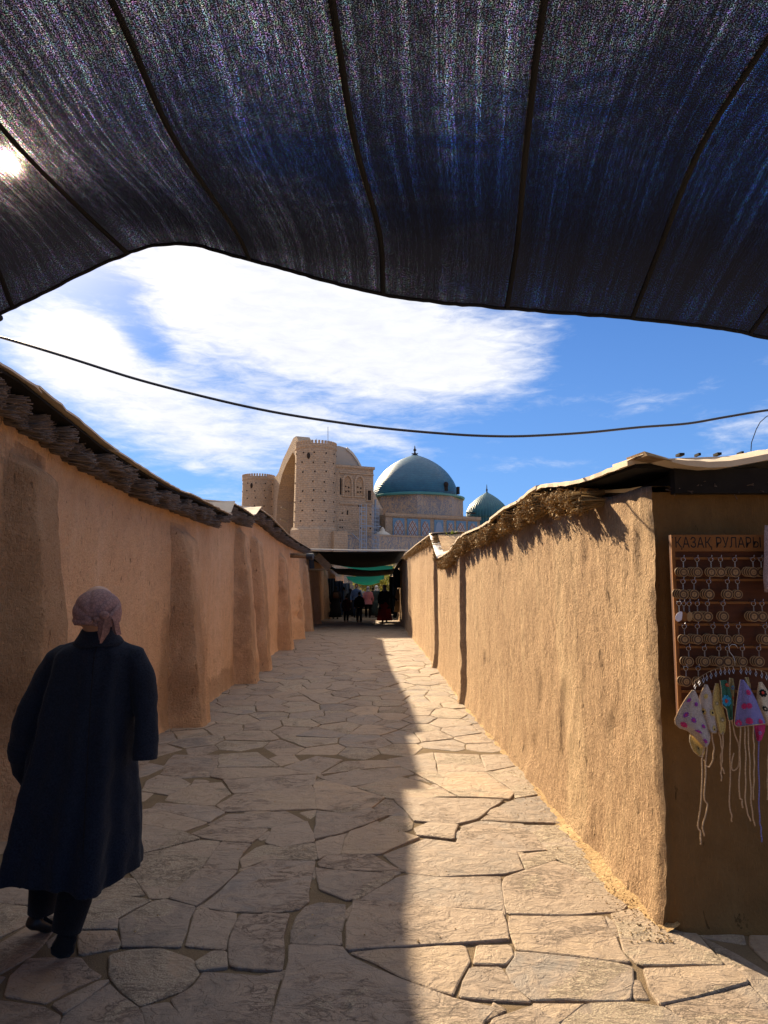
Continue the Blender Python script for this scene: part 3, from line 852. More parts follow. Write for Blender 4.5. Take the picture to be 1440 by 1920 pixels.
reeds('brush_eave', yl, lambda y: xr(y), -1, zr, M['reed_right'], rwall, 0, .05, .020, (.05, .18), 4, rt=.0036, drop=.22, head=.6, thick=.13)

def sheet(name, pts, side, xe, parent, th=.014, back=1.1, rise=.10, mat=None, seed=0, jag=.012, fold=0.0):
    """one roof sheet that follows the eave profile pts [(y, z)]; child fascia shows its underside"""
    vs = []; fs = []; n = max(8, int((pts[-1][0]-pts[0][0])/.09))
    ys_ = [pts[0][0]+(pts[-1][0]-pts[0][0])*i/(n-1) for i in range(n)]
    cols = [0, .03, .25, .6, 1.0]
    for y in ys_:
        z = interp(pts, y)+.008*nz(y*7, seed)
        e = jag*nz(y*9, seed, 3)+.5*jag*nz(y*31, seed)
        for t in cols:
            x = xe(y)+side*e*(1 if t < .02 else 0)-side*back*t
            zz = z+rise*t-(.006 if t == 0 else 0)
            vs.append((x, y, zz)); vs.append((x, y, zz-th))
    m = len(cols)*2
    for i in range(n-1):
        for j in range(len(cols)-1):
            a = i*m+2*j
            q1 = (a, a+m, a+m+2, a+2); q2 = (a+1, a+3, a+m+3, a+m+1)
            fs += [q1, q2]
        a = i*m; fs.append((a, a+1, a+m+1, a+m)); a = i*m+m-2; fs.append((a, a+m, a+m+1, a+1))
    for i in (0, n-1):
        for j in range(len(cols)-1):
            a = i*m+2*j; fs.append((a, a+2, a+3, a+1))
    mb = MB(); mb.add(vs, fs)
    o = build(name, mb, mat or M['roof_felt'], parent)
    bm = bmesh.new(); bm.from_mesh(o.data); bmesh.ops.recalc_face_normals(bm, faces=bm.faces); bm.to_mesh(o.data); bm.free()
    return o
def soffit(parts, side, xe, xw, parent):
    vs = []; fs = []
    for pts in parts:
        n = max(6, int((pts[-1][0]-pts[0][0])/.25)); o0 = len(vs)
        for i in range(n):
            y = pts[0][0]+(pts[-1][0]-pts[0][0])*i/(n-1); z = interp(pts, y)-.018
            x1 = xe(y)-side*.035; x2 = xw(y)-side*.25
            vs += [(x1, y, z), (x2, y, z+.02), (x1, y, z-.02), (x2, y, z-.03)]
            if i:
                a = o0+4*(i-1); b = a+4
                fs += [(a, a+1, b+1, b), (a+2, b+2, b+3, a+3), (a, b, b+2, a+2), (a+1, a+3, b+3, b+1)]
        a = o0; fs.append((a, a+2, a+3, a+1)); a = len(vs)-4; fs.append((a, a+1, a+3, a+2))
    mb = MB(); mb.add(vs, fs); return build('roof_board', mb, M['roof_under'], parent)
def cut(tab, a, b):
    return [(a, interp(tab, a))]+[p for p in tab if a < p[0] < b]+[(b, interp(tab, b))]
LPs = sorted(LP)
ybreak = [LPs[0][0], 4.55, 5.9, 7.0, 9.4, LPs[-1][0]]
for i in range(len(ybreak)-1):
    pts = cut(LPs, ybreak[i], ybreak[i+1]+.06); pts = [(a, b+.014*(i % 2)) for a, b in pts]
    sheet('roof_sheet', pts, 1, (lambda k: (lambda y: xle(y)+.012*k))(i % 3), lwall, seed=i)
sheet('roof_sheet', LP2, 1, xle, lwall, seed=8); sheet('roof_sheet', cut(LP3, LP3[0][0], 19), 1, xle, lwall, seed=9); sheet('roof_sheet', cut(LP3, 19, LP3[-1][0]), 1, xle, lwall, seed=10)
sheet('roof_sheet', [(29.5, 2.95), (60, 2.8)], 1, xle, lwall, seed=12)
soffit([LP, LP2, LP3, [(29.5, 2.95), (60, 2.8)]], 1, xle, xl, lwall)
def ramp(parent, y0, z0, y1, z1, xa, xb, th=.012, sag=.03):
    """a sheet that climbs from one roof to the next, its face turned to the camera"""
    vs = []; fs = []; n = 7; m = 6
    for i in range(n):
        s = i/(n-1)
        for j in range(m):
            t = j/(m-1); x = xa+(xb-xa)*s
            z = z0+(z1-z0)*t-sag*math.sin(math.pi*s)*(1-t)+.01*nz(s*9, t*9, y0)
            vs.append((x, y0+(y1-y0)*t, z)); vs.append((x, y0+(y1-y0)*t, z-th))
    for i in range(n-1):
        for j in range(m-1):
            a = (i*m+j)*2; b = a+2*m
            fs += [(a, b, b+2, a+2), (a+1, a+3, b+3, b+1)]
            if j == 0: fs.append((a, a+1, b+1, b))
    for j in range(m-1):
        a = j*2; fs.append((a, a+2, a+3, a+1)); a = ((n-1)*m+j)*2; fs.append((a, a+1, a+3, a+2))
    mb = MB(); mb.add(vs, fs); build('ramp_sheet', mb, M['roof_felt'], parent, smooth=False)
ya, yb = LPs[-1][0], LP2[0][0]
ramp(lwall, ya-.05, LPs[-1][1]+.01, yb+.02, LP2[0][1]+.015, xle(ya)+.02, xle(ya)-.75)
ya, yb = LP2[-1][0], LP3[0][0]
ramp(lwall, ya-.05, LP2[-1][1]+.01, yb+.02, LP3[0][1]+.015, xle(ya)+.02, xle(ya)-.75)
RPs = cut(sorted(RP), max(3.46, min(p[0] for p in RP)), max(p[0] for p in RP))
rb = [RPs[0][0], 5.3, 7.2, 9.6, RPs[-1][0]]
for i in range(len(rb)-1):
    pts = [(a, b+.01*(i % 2)) for a, b in cut(RPs, rb[i], rb[i+1]+.05)]
    sheet('roof_sheet', pts, -1, (lambda k: (lambda y: xre(y)-.01*k))(i % 2), rwall, th=.022, seed=20+i, rise=.05, back=1.3)
sheet('roof_sheet', RP2, -1, xre, rwall, th=.02, seed=30, rise=.05); sheet('roof_sheet', [(28.6, 2.9), (60, 2.7)], -1, xre, rwall, seed=31)
soffit([RPs, RP2, [(28.6, 2.9), (60, 2.7)]], -1, xre, xr, rwall)
M['tarp'] = simple('pale_tarp', (.62, .56, .50), .7, .2, .15, 9, .6, bd=.02)
ya, yb = RPs[-1][0], sorted(RP2)[0][0]
vs = []; fs = []; n = 9
for i in range(n):
    for j in range(n):
        s = i/(n-1); t = j/(n-1)
        x = xre(14)-.02+.62*s; z0 = RPs[-1][1]-.01+.10*s*s+.03*s; z1 = sorted(RP2)[0][1]+.015-.10*s
        vs.append((x, ya-.02+(yb-ya+.5)*t, z0+(z1-z0)*t+.02*nz(s*5, t*5, 3)))
for i in range(n-1):
    for j in range(n-1): a = i*n+j; fs.append((a, a+n, a+n+1, a+1))
mb = MB(); mb.add(vs, fs)
tp = build('tarp', mb, M['tarp'], None, smooth=True, origin=(1.2, 14, 2.3)); sm = tp.modifiers.new('t', 'SOLIDIFY'); sm.thickness = .012
tag(tp, 'pale creased tarp bridging the dip between two roofs on the right wall', 'tarp')

# stall roof that turns the corner: thick pale sheet sagging in front
st = thing('stall_roof', 'sagging pale board roof over the shaded stall side at the right edge', 'roof', (2.3, 3.4, 2.2))
E1 = [(1206,852), (1212,850), (1250,864), (1290,873), (1330,877), (1370,875), (1410,868), (1440,862), (1520,848), (1700,830), (2000, 815)]
vs = []; fs = []; seg = []
for k in range(len(E1)-1):
    for q in range(5):
        t = q/5; seg.append((E1[k][0]+(E1[k+1][0]-E1[k][0])*t, E1[k][1]+(E1[k+1][1]-E1[k][1])*t))
for (px, py) in seg:
    a = PY(px, py, 3.30)
    tp_ = min(1.0, max(.12, (px-1212)/90))
    for (dy, dz) in ((0, 0), (.0, .028), (.16, .068+.006*nz(px*.05, 1)), (.30, .075), (.45, .06)):
        vs.append((a.x, a.y+dy, a.z+dz*tp_))
    vs.append((a.x, a.y+.45, a.z+.03)); vs.append((a.x, a.y+.3, a.z+.02))
n = 7
for i in range(len(seg)-1):
    for j in range(n): a = i*n+j; b = i*n+(j+1) % n; fs.append((a, a+n, b+n, b))
mb = MB(); mb.add(vs, fs); mb.f.append(tuple(range(7))); build('roof_board', mb, M['roof_felt'], st)
mb = MB()
q = [PY(1208, 846, 3.27), PY(1214, 854, 3.26), PY(1262, 864, 3.28), PY(1250, 858, 3.34)]; u_ = [Vector((v.x+.01, v.y+.28, v.z+.02)) for v in q]
mb.rings([[q[0], q[1], u_[1], u_[0]], [q[3], q[2], u_[2], u_[3]]]); build('loose_board', mb, M['wood'], st)
mb = MB()
for (px, py, w_) in ((1275, 853, .025), (1308, 853, .012), (1345, 852, .02), (1388, 850, .012)):
    q = PY(px, py, 3.5); mb.box(q, (w_, .05, .012))
stuff(build('roof_pebbles', mb, M['bark'] if 'bark' in M else M['roof_under'], st))
mb = MB(); mb.box((2.9, 4.0, 2.13), (2.9, 1.1, .05)); mb.box((1.9, 3.46, 2.10), (1.0, .06, .12)); build('ceiling_board', mb, M['roof_under'], st)
# straw poking out in the dark gap under the stall roof
reeds('straw', [(0, 1, 1)], lambda y: 0, 1, lambda y: 0, M['reed_right'], st, 0, .01, .01, (.1, .1), 2)
rr_ = np.random.RandomState(8); mb = MB()
for i in range(110):
    x = 1.42+rr_.rand()**1.2*2.2; z = 2.07+rr_.normal(0, .012); L = .04+.08*rr_.rand()
    d = Vector((rr_.normal(0, 1), -.9, rr_.normal(0, .35))).normalized()*L
    mb.beam((x, 3.49, z), Vector((x, 3.49, z))+d, .003)
stuff(build('thatch_ends', mb, M['reed_left'], st))
for o in list(st.children):
    if o.name.startswith('straw'): bpy.data.objects.remove(o)

# ------------------------------------------------------------------ shade net overhead
CT = {  # rows of (px, py, depth) per column -1,0,1,1.5,2,3,4,5,6,7
 0: [(-230,700,3.1),(25,577,3.05),(240,475,3.1),(340,457,3.05),(468,487,3.0),(718,552,3.0),(950,578,3.0),(1185,597,3.0),(1405,626,3.0),(1640,690,3.0)],
 1: [(-300,530,2.85),(-35,455,2.85),(150,390,2.85),(295,385,2.8),(440,430,2.8),(712,440,2.8),(970,450,2.8),(1238,460,2.75),(1510,480,2.75),(1780,540,2.75)],
 2: [(-560,330,2.2),(-250,270,2.2),(25,262,2.25),(170,255,2.25),(325,255,2.2),(665,265,2.18),(987,270,2.18),(1315,270,2.18),(1650,290,2.15),(1990,330,2.15)],
 3: [(-1050,0,1.78),(-600,0,1.78),(-190,0,1.76),(8,0,1.75),(210,0,1.75),(622,0,1.745),(1020,0,1.745),(1470,20,1.745),(1910,20,1.745),(2360,40,1.745)]}
cols = [-1, 0, 1, 1.5, 2, 3, 4, 5, 6, 7]
ctrl = [[P(*p) for p in CT[r_]] for r_ in range(4)]
last = ctrl[3]
for k, (dy, dz) in enumerate(((-.75, .04), (-1.7, .02), (-2.9, -.06))):
    ctrl.append([Vector((p.x-.05*(k+1), p.y+dy, p.z+dz)) for p in last])
def cr(p0, p1, p2, p3, t):
    return .5*((2*p1)+(p2-p0)*t+(2*p0-5*p1+4*p2-p3)*t*t+(3*p1-p0-3*p2+p3)*t**3)
def hermite(xs, ps, x):
    i = 0
    while i < len(xs)-2 and x > xs[i+1]: i += 1
    h = xs[i+1]-xs[i]; t = (x-xs[i])/h
    def tan(k):
        if k == 0: return (ps[1]-ps[0])/(xs[1]-xs[0])
        if k == len(xs)-1: return (ps[-1]-ps[-2])/(xs[-1]-xs[-2])
        return (ps[k+1]-ps[k-1])/(xs[k+1]-xs[k-1])
    m0, m1 = tan(i)*h, tan(i+1)*h
    return (2*t**3-3*t*t+1)*ps[i]+(t**3-2*t*t+t)*m0+(-2*t**3+3*t*t)*ps[i+1]+(t**3-t*t)*m1
def surf(c, v):      # c in column units, v in row units 0..6
    col = [hermite(cols, row, c) for row in ctrl]
    p = hermite(list(range(len(ctrl))), col, v)
    tens = .006*nz(c*7.0, v*.25, 2)+.0035*nz(c*21.0, v*.3, 4)
    return p+Vector((0, 0, tens))
NC, NV = 200, 110
cs = [-1+8*i/(NC-1) for i in range(NC)]; vvs = [6*(j/(NV-1))**1.15 for j in range(NV)]
Pn = [[surf(c, v) for v in vvs] for c in cs]
vs = [p for col in Pn for p in col]; fs = []
for i in range(NC-1):
    for j in range(NV-1): a = i*NV+j; fs.append((a, a+NV, a+NV+1, a+1))
canopy = thing('shade_net', 'large black knitted shade net stretched overhead with dark seams and a curved front hem', 'shade net', tuple(P(720, 552, 3)))
mb = MB(); mb.add(vs, fs); net = build('net', mb, M['net'], canopy, smooth=True)
uvl = net.data.uv_layers.new(name='UVMap')
vlen = [0]
for j in range(1, NV): vlen.append(vlen[-1]+(Pn[NC//2][j]-Pn[NC//2][j-1]).length)
uvd = np.zeros(len(net.data.loops)*2, dtype=np.float32); li = np.zeros(len(net.data.loops), dtype=np.int32)
net.data.loops.foreach_get('vertex_index', li)
uvd[0::2] = np.array([cs[i//NV]*.53 for i in li]); uvd[1::2] = np.array([vlen[i % NV] for i in li])
uvl.data.foreach_set('uv', uvd)
def ribbon(path, wid, off, mat, name):
    mb = MB(); rings = []
    for k, (p, sdir) in enumerate(path):
        n_ = Vector((0, -.2, -1)).normalized()
        q = p+n_*off; s_ = sdir.normalized()*wid/2
        rings.append([q-s_, q-s_*.6+n_*.004, q+s_*.6+n_*.004, q+s_, q+s_*.6-n_*.001, q-s_*.6-n_*.001])
    mb.rings(rings); return build(name, mb, mat, canopy, smooth=True)
for c in range(0, 8):
    path = []
    for j in range(70):
        v = 6*(j/69)**1.2; p = surf(c, v); s_ = surf(min(7, c+.03), v)-surf(max(-1, c-.03), v)
        path.append((p, s_))
    ribbon(path, .021, .003, M['seam'], 'seam')
mb = MB(); mb.tube([surf(-1+8*i/150, .0) for i in range(151)], .008, 6); build('hem', mb, M['seam'], canopy, smooth=True)

# sagging cable across the alley
cpx = [(-260,560),(-120,600),(0,632),(120,668),(260,712),(400,748),(500,770),(600,787),(720,803),(860,815),(940,818),(1000,817),(1100,811),(1200,801),(1290,794),(1360,782),(1440,769),(1600,750)]
pts = []
for i, (px, py) in enumerate(cpx):
    t = (px+260)/1860; pts.append(PY(px, py, 4.1+1.0*t))
mb = MB(); xs_ = [c[0] for c in cpx]
sm_ = [hermite(xs_, pts, -260+1860*i/120) for i in range(121)]
mb.tube(sm_, .0085, 8)
tag(build('cable', mb, M['cable'], None, smooth=True, origin=tuple(pts[0])), 'thin black cable sagging across the alley below the shade net', 'cable')
mb = MB(); mb.tube([PY(1408, 846, 3.6), PY(1409, 830, 3.6), PY(1418, 805, 3.6), PY(1425, 792, 3.6), PY(1436, 782, 3.6), PY(1448, 775, 3.6)], .0022, 5)
tag(build('wire', mb, M['cable'], None, origin=tuple(PY(1408, 846, 3.6))), 'short thin bent wire standing up from the stall roof at the right edge', 'wire')
mb = MB(); q = PY(-2, 596, 4.2); mb.ell(q, (.025, .02, .022), nu=10, nv=6); mb.tube([q, q+Vector((-.2, .05, .1)), q+Vector((-.6, .1, .15))], .006, 6)
tag(build('tie_rope', mb, M['seam'], None, smooth=True, origin=tuple(q)), 'knotted black rope tying the shade net at the left edge of the picture', 'rope')
# ------------------------------------------------------------------ the mausoleum beyond the walls
MO = Vector((-14.4, 150, 0)); ME = Vector((-.414, .910, 0)); MW = Vector((.910, .414, 0))
def ml(u, w, z): return MO+ME*u+MW*w+Vector((0, 0, z))
def brick_mat(name, c1, c2, scale=1.0):
    m, t, b = new_mat(name, .92, .1)
    g = geo(t); n = t.noise(g, .22, 5, .6, .5).outputs[0]; n2 = t.noise(g, 2.5, 5, .7).outputs[0]
    sp = t.add('ShaderNodeSeparateXYZ', ins={0: g}).outputs
    row = t.smooth(t.m('ABSOLUTE', t.m('SUBTRACT', t.m('FRACT', t.m('MULTIPLY', sp[2], 2.2)), .5)), .36, .48)
    hz = t.m('ADD', t.m('MULTIPLY', sp[0], 1.0), t.m('MULTIPLY', sp[1], .45))
    col = t.smooth(t.m('ABSOLUTE', t.m('SUBTRACT', t.m('FRACT', t.m('ADD', t.m('MULTIPLY', hz, 1.3), t.m('MULTIPLY', t.m('FLOOR', t.m('MULTIPLY', sp[2], 2.2)), .5))), .5)), .40, .48)
    c = t.mix(t.smooth(n, .3, .7), c1, c2); c = t.mix(t.m('MULTIPLY', t.smooth(n2, .4, .65), .55), c, tuple(x*.62 for x in c1))
    j = t.m('MAXIMUM', row, t.m('MULTIPLY', col, .7)); c = t.mix(t.m('MULTIPLY', j, .35), c, tuple(x*.45 for x in c1))
    t.l.new(c, b.inputs['Base Color']); bump(t, b, t.m('SUBTRACT', n2, t.m('MULTIPLY', j, .5)), .8, .12); return m
M['brick'] = brick_mat('mausoleum_brick', (.37, .27, .185), (.43, .315, .22))
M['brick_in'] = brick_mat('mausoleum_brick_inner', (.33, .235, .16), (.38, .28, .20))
M['lead'] = simple('roof_plaster', (.38, .32, .26), .8, .2, .12, .4, .2, bd=.1)
M['hole'] = simple('putlog_shade', (.03, .022, .018), .9, .1, .2, 5, 0)
def tile_mat(name, kind):
    m, t, b = new_mat(name, .45, .4)
    g = geo(t)
    sp = t.add('ShaderNodeSeparateXYZ', ins={0: g}).outputs
    hz = t.m('ADD', t.m('MULTIPLY', sp[0], .910), t.m('MULTIPLY', sp[1], .414)); z = sp[2]
    n = t.noise(g, 1.4, 5, .7).outputs[0]
    def lines(v, k, w): return t.smooth(t.m('ABSOLUTE', t.m('SUBTRACT', t.m('FRACT', t.m('MULTIPLY', v, k)), .5)), .5-w, .5-w*.5)
    if kind == 'lattice':
        a = t.m('ADD', hz, t.m('MULTIPLY', z, .62)); c_ = t.m('SUBTRACT', hz, t.m('MULTIPLY', z, .62))
        L = t.m('MAXIMUM', lines(a, .95, .16), lines(c_, .95, .16)); L2 = t.m('MAXIMUM', lines(a, 1.9, .15), lines(c_, 1.9, .15))
        c = t.mix(L2, (.38, .33, .29), (.14, .18, .24)); c = t.mix(L, c, (.22, .10, .07))
    elif kind == 'script':
        w = t.noise(t.mapv(g, (1.2, 1.2, .75)), 1.15, 2.5, .5, 1.6).outputs[0]
        L = t.smooth(t.m('ABSOLUTE', t.m('SUBTRACT', w, .5)), .045, .02)
        w2 = t.noise(t.mapv(g, (1.6, 1.6, .35), (0, 0, 0), (5, 1, 2)), 1.4, 2.0, .5, .6).outputs[0]
        L2 = t.smooth(t.m('ABSOLUTE', t.m('SUBTRACT', w2, .5)), .04, .02)
        c = t.mix(t.m('MAXIMUM', L, L2), (.39, .28, .18), (.16, .16, .18)); c = t.mix(t.m('MULTIPLY', t.smooth(n, .55, .7), .6), c, (.45, .36, .26))
    else:
        w = t.noise(g, 2.2, 4, .6, .5).outputs[0]; c = t.mix(w, (.06, .14, .24), (.13, .25, .34))
    c = t.mix(t.m('MULTIPLY', t.smooth(n, .5, .75), .3), c, (.35, .29, .22))
    t.l.new(c, b.inputs['Base Color']); return m
M['lattice'] = tile_mat('tile_lattice', 'lattice'); M['script'] = tile_mat('tile_script', 'script'); M['bluetile'] = tile_mat('tile_blue', 'blue')
def dome_mat(name, c1, c2, k=2.0):
    m, t, b = new_mat(name, .4, .4)
    g = geo(t); n = t.noise(g, .5, 5, .6, .5).outputs[0]; n2 = t.noise(t.mapv(g, (1, 1, 5)), 1.2, 4, .7).outputs[0]
    z = t.add('ShaderNodeSeparateXYZ', ins={0: g}).outputs[2]
    rw = t.smooth(t.m('ABSOLUTE', t.m('SUBTRACT', t.m('FRACT', t.m('MULTIPLY', z, k)), .5)), .38, .5)
    c = t.mix(t.smooth(n, .3, .7), c1, c2); c = t.mix(t.m('MULTIPLY', t.smooth(n2, .45, .7), .5), c, tuple(x*.6 for x in c1))
    c = t.mix(t.m('MULTIPLY', rw, .3), c, tuple(x*.4 for x in c1))
    t.l.new(c, b.inputs['Base Color']); t.l.new(t.lin(n2, .3, .7, .36, .55), b.inputs['Roughness']); bump(t, b, t.m('SUBTRACT', n2, rw), .5, .06); return m
M['dome'] = dome_mat('turquoise_dome', (.012, .080, .135), (.02, .105, .165)); M['dome2'] = dome_mat('green_dome', (.014, .09, .115), (.02, .115, .135), 3)
M['steel'] = simple('scaffold_steel', (.22, .27, .34), .6, .4, .2, 2, 0)
M['trim'] = simple('pale_trim', (.5, .44, .36), .85, .2, .15, 1, .1)

mau = thing('mausoleum', 'huge brick mausoleum with arched portal, round towers and turquoise domes behind the alley', 'mausoleum', tuple(ml(20, 20, 0)))
def mpoly(mb, uw, z0, z1):
    n = len(uw); vs = [ml(u, w, z0) for u, w in uw]+[ml(u, w, z1) for u, w in uw]
    mb.add(vs, [tuple(range(n))[::-1], tuple(range(n, 2*n))]+[(i, (i+1) % n, n+(i+1) % n, n+i) for i in range(n)]); return mb
def mbox(mb, u0, u1, w0, w1, z0, z1): return mpoly(mb, [(u0, w0), (u1, w0), (u1, w1), (u0, w1)], z0, z1)
def tower(u, w, H, r0, r1):
    mb = MB(); c = ml(u, w, 0); prof = [(r0+(r1-r0)*min(1, z/(H*.9)), z) for z in [0, H*.3, H*.6, H*.9, H-.9]]
    prof += [(r1+.12, H-.85), (r1+.12, H-.1), (r1-.5, H-.1), (r1-.5, H-1.2)]
    mb.lathe(c, prof, 48); tw = build('tower', mb, M['brick'], mau, smooth=True, auto=40)
    mb = MB(); k = 38
    for i in range(k):
        a = 2*math.pi*i/k; q = c+Vector((math.cos(a)*(r1-.05), math.sin(a)*(r1-.05), H+.22)); mb.box(q, (.34, .42, .72), Matrix.Rotation(a, 3, 'Z'))
    stuff(build('crenellation', mb, M['brick'], tw))
    mb = MB()
    for zi in range(8):
        z = 15.5+zi*2.02; r = r0+(r1-r0)*min(1, z/(H*.9))
        for k in range(11):
            a = 2*math.pi*(k/11)+.07*(zi % 2)+.1+.05*nz(k*3.3, zi*2.7, u); q = c+Vector((math.cos(a)*r, math.sin(a)*r, z+.25*nz(k*1.7, zi, 3)))
            if nz(k*5.1, zi*4.3, 9) > .38: continue
            mb.box(q, (.20, .26, .28), Matrix.Rotation(a, 3, 'Z'))
    stuff(build('putlog_holes', mb, M['hole'], tw))
    mb = MB(); a = R(-105); q = c+Vector((math.cos(a)*r1, math.sin(a)*r1, H-2.7)); mb.ell(q, (.35, .35, .7)); build('niche_hole', mb, M['hole'], tw)
    return tw
tower(0, 0, 31.6, 4.75, 4.3); tower(47.3, 0, 31.6, 4.75, 4.3)
# plinth of the near tower with framed panels
mb = MB(); c = ml(0, 0, 0); mb.rings([[c+Vector((5.15*math.cos(a), 5.15*math.sin(a), z)) for a in [2*math.pi*(i+.3)/8 for i in range(8)]] for z in (0, 13.7)]+[[c+Vector((4.8*math.cos(a), 4.8*math.sin(a), 14.3)) for a in [2*math.pi*(i+.3)/8 for i in range(8)]]])
pl_ = build('plinth', mb, M['brick'], mau)
mb = MB(); c1 = ml(-5.6, -1.0, 0)
mb2 = MB(); mbox(mb2, -5.4, -4, 2.2, 5.2, 0, 13.4); build('plinth_block', mb2, M['brick'], mau)
# portal gable with arch, u 9..38.3 at w=3
arch = [(40, 0), (39.8, 20), (39.2, 24.8), (37.7, 28), (35.2, 31), (31.5, 33.1), (26, 35.3), (24.3, 33.9), (21.3, 31.2), (15, 27), (10, 22), (8, 0)]
gab = [(43.5, 0), (43.5, 31.2), (40.5, 31.4), (38.6, 32.0), (36.8, 33.3), (34.6, 34.8), (29.5, 37.1), (26.4, 38.5), (25.6, 38.75), (23.6, 38.75), (22.8, 38.2), (20.4, 35.9), (16, 33.6), (9, 32), (7, 31.4), (3.8, 31.2), (3.8, 0)]
def fill(poly, hole, w, mat, name, rev=False, rev_depth=None, depth=1.0):
    """plate with a hole, extruded from w to w+depth"""
    bm = bmesh.new()
    def loop(pts): 
        v = [bm.verts.new(ml(u, w, z)-mau.location) for u, z in pts]; return [bm.edges.new((v[i], v[(i+1) % len(v)])) for i in range(len(v))]
    es = loop(poly)
    if hole: es += loop(hole)
    r_ = bmesh.ops.triangle_fill(bm, edges=es, use_beauty=True)
    fcs = [f for f in r_['geom'] if isinstance(f, bmesh.types.BMFace)]
    ex = bmesh.ops.extrude_face_region(bm, geom=fcs); 
    bmesh.ops.translate(bm, verts=[v for v in ex['geom'] if isinstance(v, bmesh.types.BMVert)], vec=MW*depth)
    bmesh.ops.recalc_face_normals(bm, faces=bm.faces)
    me = bpy.data.meshes.new(name); bm.to_mesh(me); bm.free(); return link(name, me, mat, mau, (0, 0, 0))
hole = [(u, z+.02 if z == 0 else z) for u, z in arch]
fr = [(41, .5)]+[(u, z) for u, z in []]
outer = [(43.5, -.5)]+gab[1:-1]+[(3.8, -.5)]
fill(outer, [(u, max(z, .3)) for u, z in arch], 3, M['brick'], 'portal_wall', depth=3.4)
# vaulted roof of the portal seen as the pale slope behind the gable
mb = MB(); prof = gab[5:-5]
mb.rings([[ml(u, 6.4, z-.25) for u, z in prof], [ml(u, 6.9, z-.8) for u, z in prof]], cap=False, close=False); build('portal_vault', mb, M['brick'], mau)
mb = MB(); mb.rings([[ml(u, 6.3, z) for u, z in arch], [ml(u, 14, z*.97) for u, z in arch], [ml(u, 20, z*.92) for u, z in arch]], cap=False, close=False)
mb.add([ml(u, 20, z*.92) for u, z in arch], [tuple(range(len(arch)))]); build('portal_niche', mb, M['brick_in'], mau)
mb = MB()
for (u, z) in ((36.5, 22), (37, 19), (37.2, 17), (34.5, 15.5)):
    mb.beam(ml(u, 5, z), ml(u-3, 2.4, z+.3), .25)
stuff(build('old_beam', mb, M['trim'], mau))
mb = MB(); mb.beam(ml(30.5, 9, 10), ml(30.2, 8.5, 26), .18); mb.beam(ml(35, 8.5, 20), ml(28, 9, 20), .15); mb.beam(ml(35, 8.5, 16.5), ml(28, 9, 16.5), .15); stuff(build('scaffold_pole', mb, M['steel'], mau))
# block beside the tower
mb = MB(); mbox(mb, -2, 7.4, 3.2, 12.4, 0, 27.2); build('side_block', mb, M['brick'], mau)
mb = MB(); mbox(mb, -2.25, 7.5, 3.6, 12.65, 27.2, 27.75); mbox(mb, -2.2, -2.0, 4.6, 12.45, 25.9, 26.15); mbox(mb, -2.25, -2.0, 4.6, 12.45, 19.4, 19.75); stuff(build('cornice', mb, M['brick'], mau))
def marchpts(w0, w1, z0, zs, zt, n=5):
    pts = [(w0, z0), (w0, zs)]; wc = (w0+w1)/2
    for i in range(1, n): t = i/n; pts.append((w0+(wc-w0)*t**1.5*1.0, zs+(zt-zs)*math.sin(t*math.pi/2)))
    pts.append((wc, zt)); left = pts[:-1]
    return pts+[(w1+w0-w, z) for w, z in left[::-1]]
def uplate(name, pts, u0, u1, mat, par=None):
    mb = MB(); n = len(pts); vs = [ml(u0, w, z) for w, z in pts]+[ml(u1, w, z) for w, z in pts]
    mb.add(vs, [tuple(range(n)), tuple(range(n, 2*n))[::-1]]+[((i+1) % n, i, n+i, n+(i+1) % n) for i in range(n)]); return build(name, mb, mat, par or mau)
def uring(name, pts, grow, u0, u1, mat):
    wc = sum(p[0] for p in pts)/len(pts); zc = sum(p[1] for p in pts)/len(pts)
    zm = min(p[1] for p in pts)
    out = [(w+(grow if w > wc else -grow if w < wc-1e-6 else 0), z+(grow if z > zm+.2 else -grow*.6)) for w, z in pts]
    mb = MB(); n = len(pts)
    vs = [ml(u0, w, z) for w, z in pts]+[ml(u0, w, z) for w, z in out]+[ml(u1, w, z) for w, z in pts]+[ml(u1, w, z) for w, z in out]
    fs = []
    for i in range(n):
        j = (i+1) % n; fs += [(i, j, n+j, n+i), (n+i, n+j, 3*n+j, 3*n+i), (j, i, 2*n+i, 2*n+j)]
    mb.add(vs, fs); return build(name, mb, mat, mau)
M['niche'] = brick_mat('niche_brick', (.36, .24, .15), (.40, .28, .18))
for (w0, w1) in ((5.55, 7.25), (8.3, 10.0)):
    p_ = marchpts(w0, w1, 21.2, 24.1, 25.4); uplate('blind_niche', p_, -2.02, -1.9, M['niche']); uring('niche_frame', p_, .35, -2.3, -2.0, M['brick'])
    mb = MB()
    for (dw, z) in ((.45, 23.2), (1.15, 23.0), (.5, 22.1), (1.1, 22.2)): mbox(mb, -2.1, -2.0, w0+dw-.14, w0+dw+.14, z-.16, z+.16)
    stuff(build('putlog_holes', mb, M['hole'], mau))
p_ = marchpts(4.7, 5.05, 21.4, 24.4, 25); uplate('blind_niche', p_, -2.03, -1.9, M['hole'])
mb = MB(); mbox(mb, -2.06, -1.9, 10.95, 11.8, 20.6, 22.6); w_ = build('window', mb, M['hole'], mau); 
mb = MB(); mbox(mb, -2.3, -2.0, 10.75, 10.95, 20.5, 22.8); mbox(mb, -2.3, -2.0, 11.8, 12.0, 20.5, 22.8); mbox(mb, -2.3, -2.0, 10.95, 11.8, 22.6, 22.8); mbox(mb, -2.32, -2.0, 10.7, 12.05, 20.3, 20.5); build('window_frame', mb, M['brick'], w_)
mb = MB(); rq = random.Random(4)
for z in (14.5, 16, 17.5): 
    for w in (4.8, 5.3, 9.5, 11.7): 
        if rq.random() < .7: mbox(mb, -2.05, -2.0, w-.13, w+.13, z-.14, z+.14)
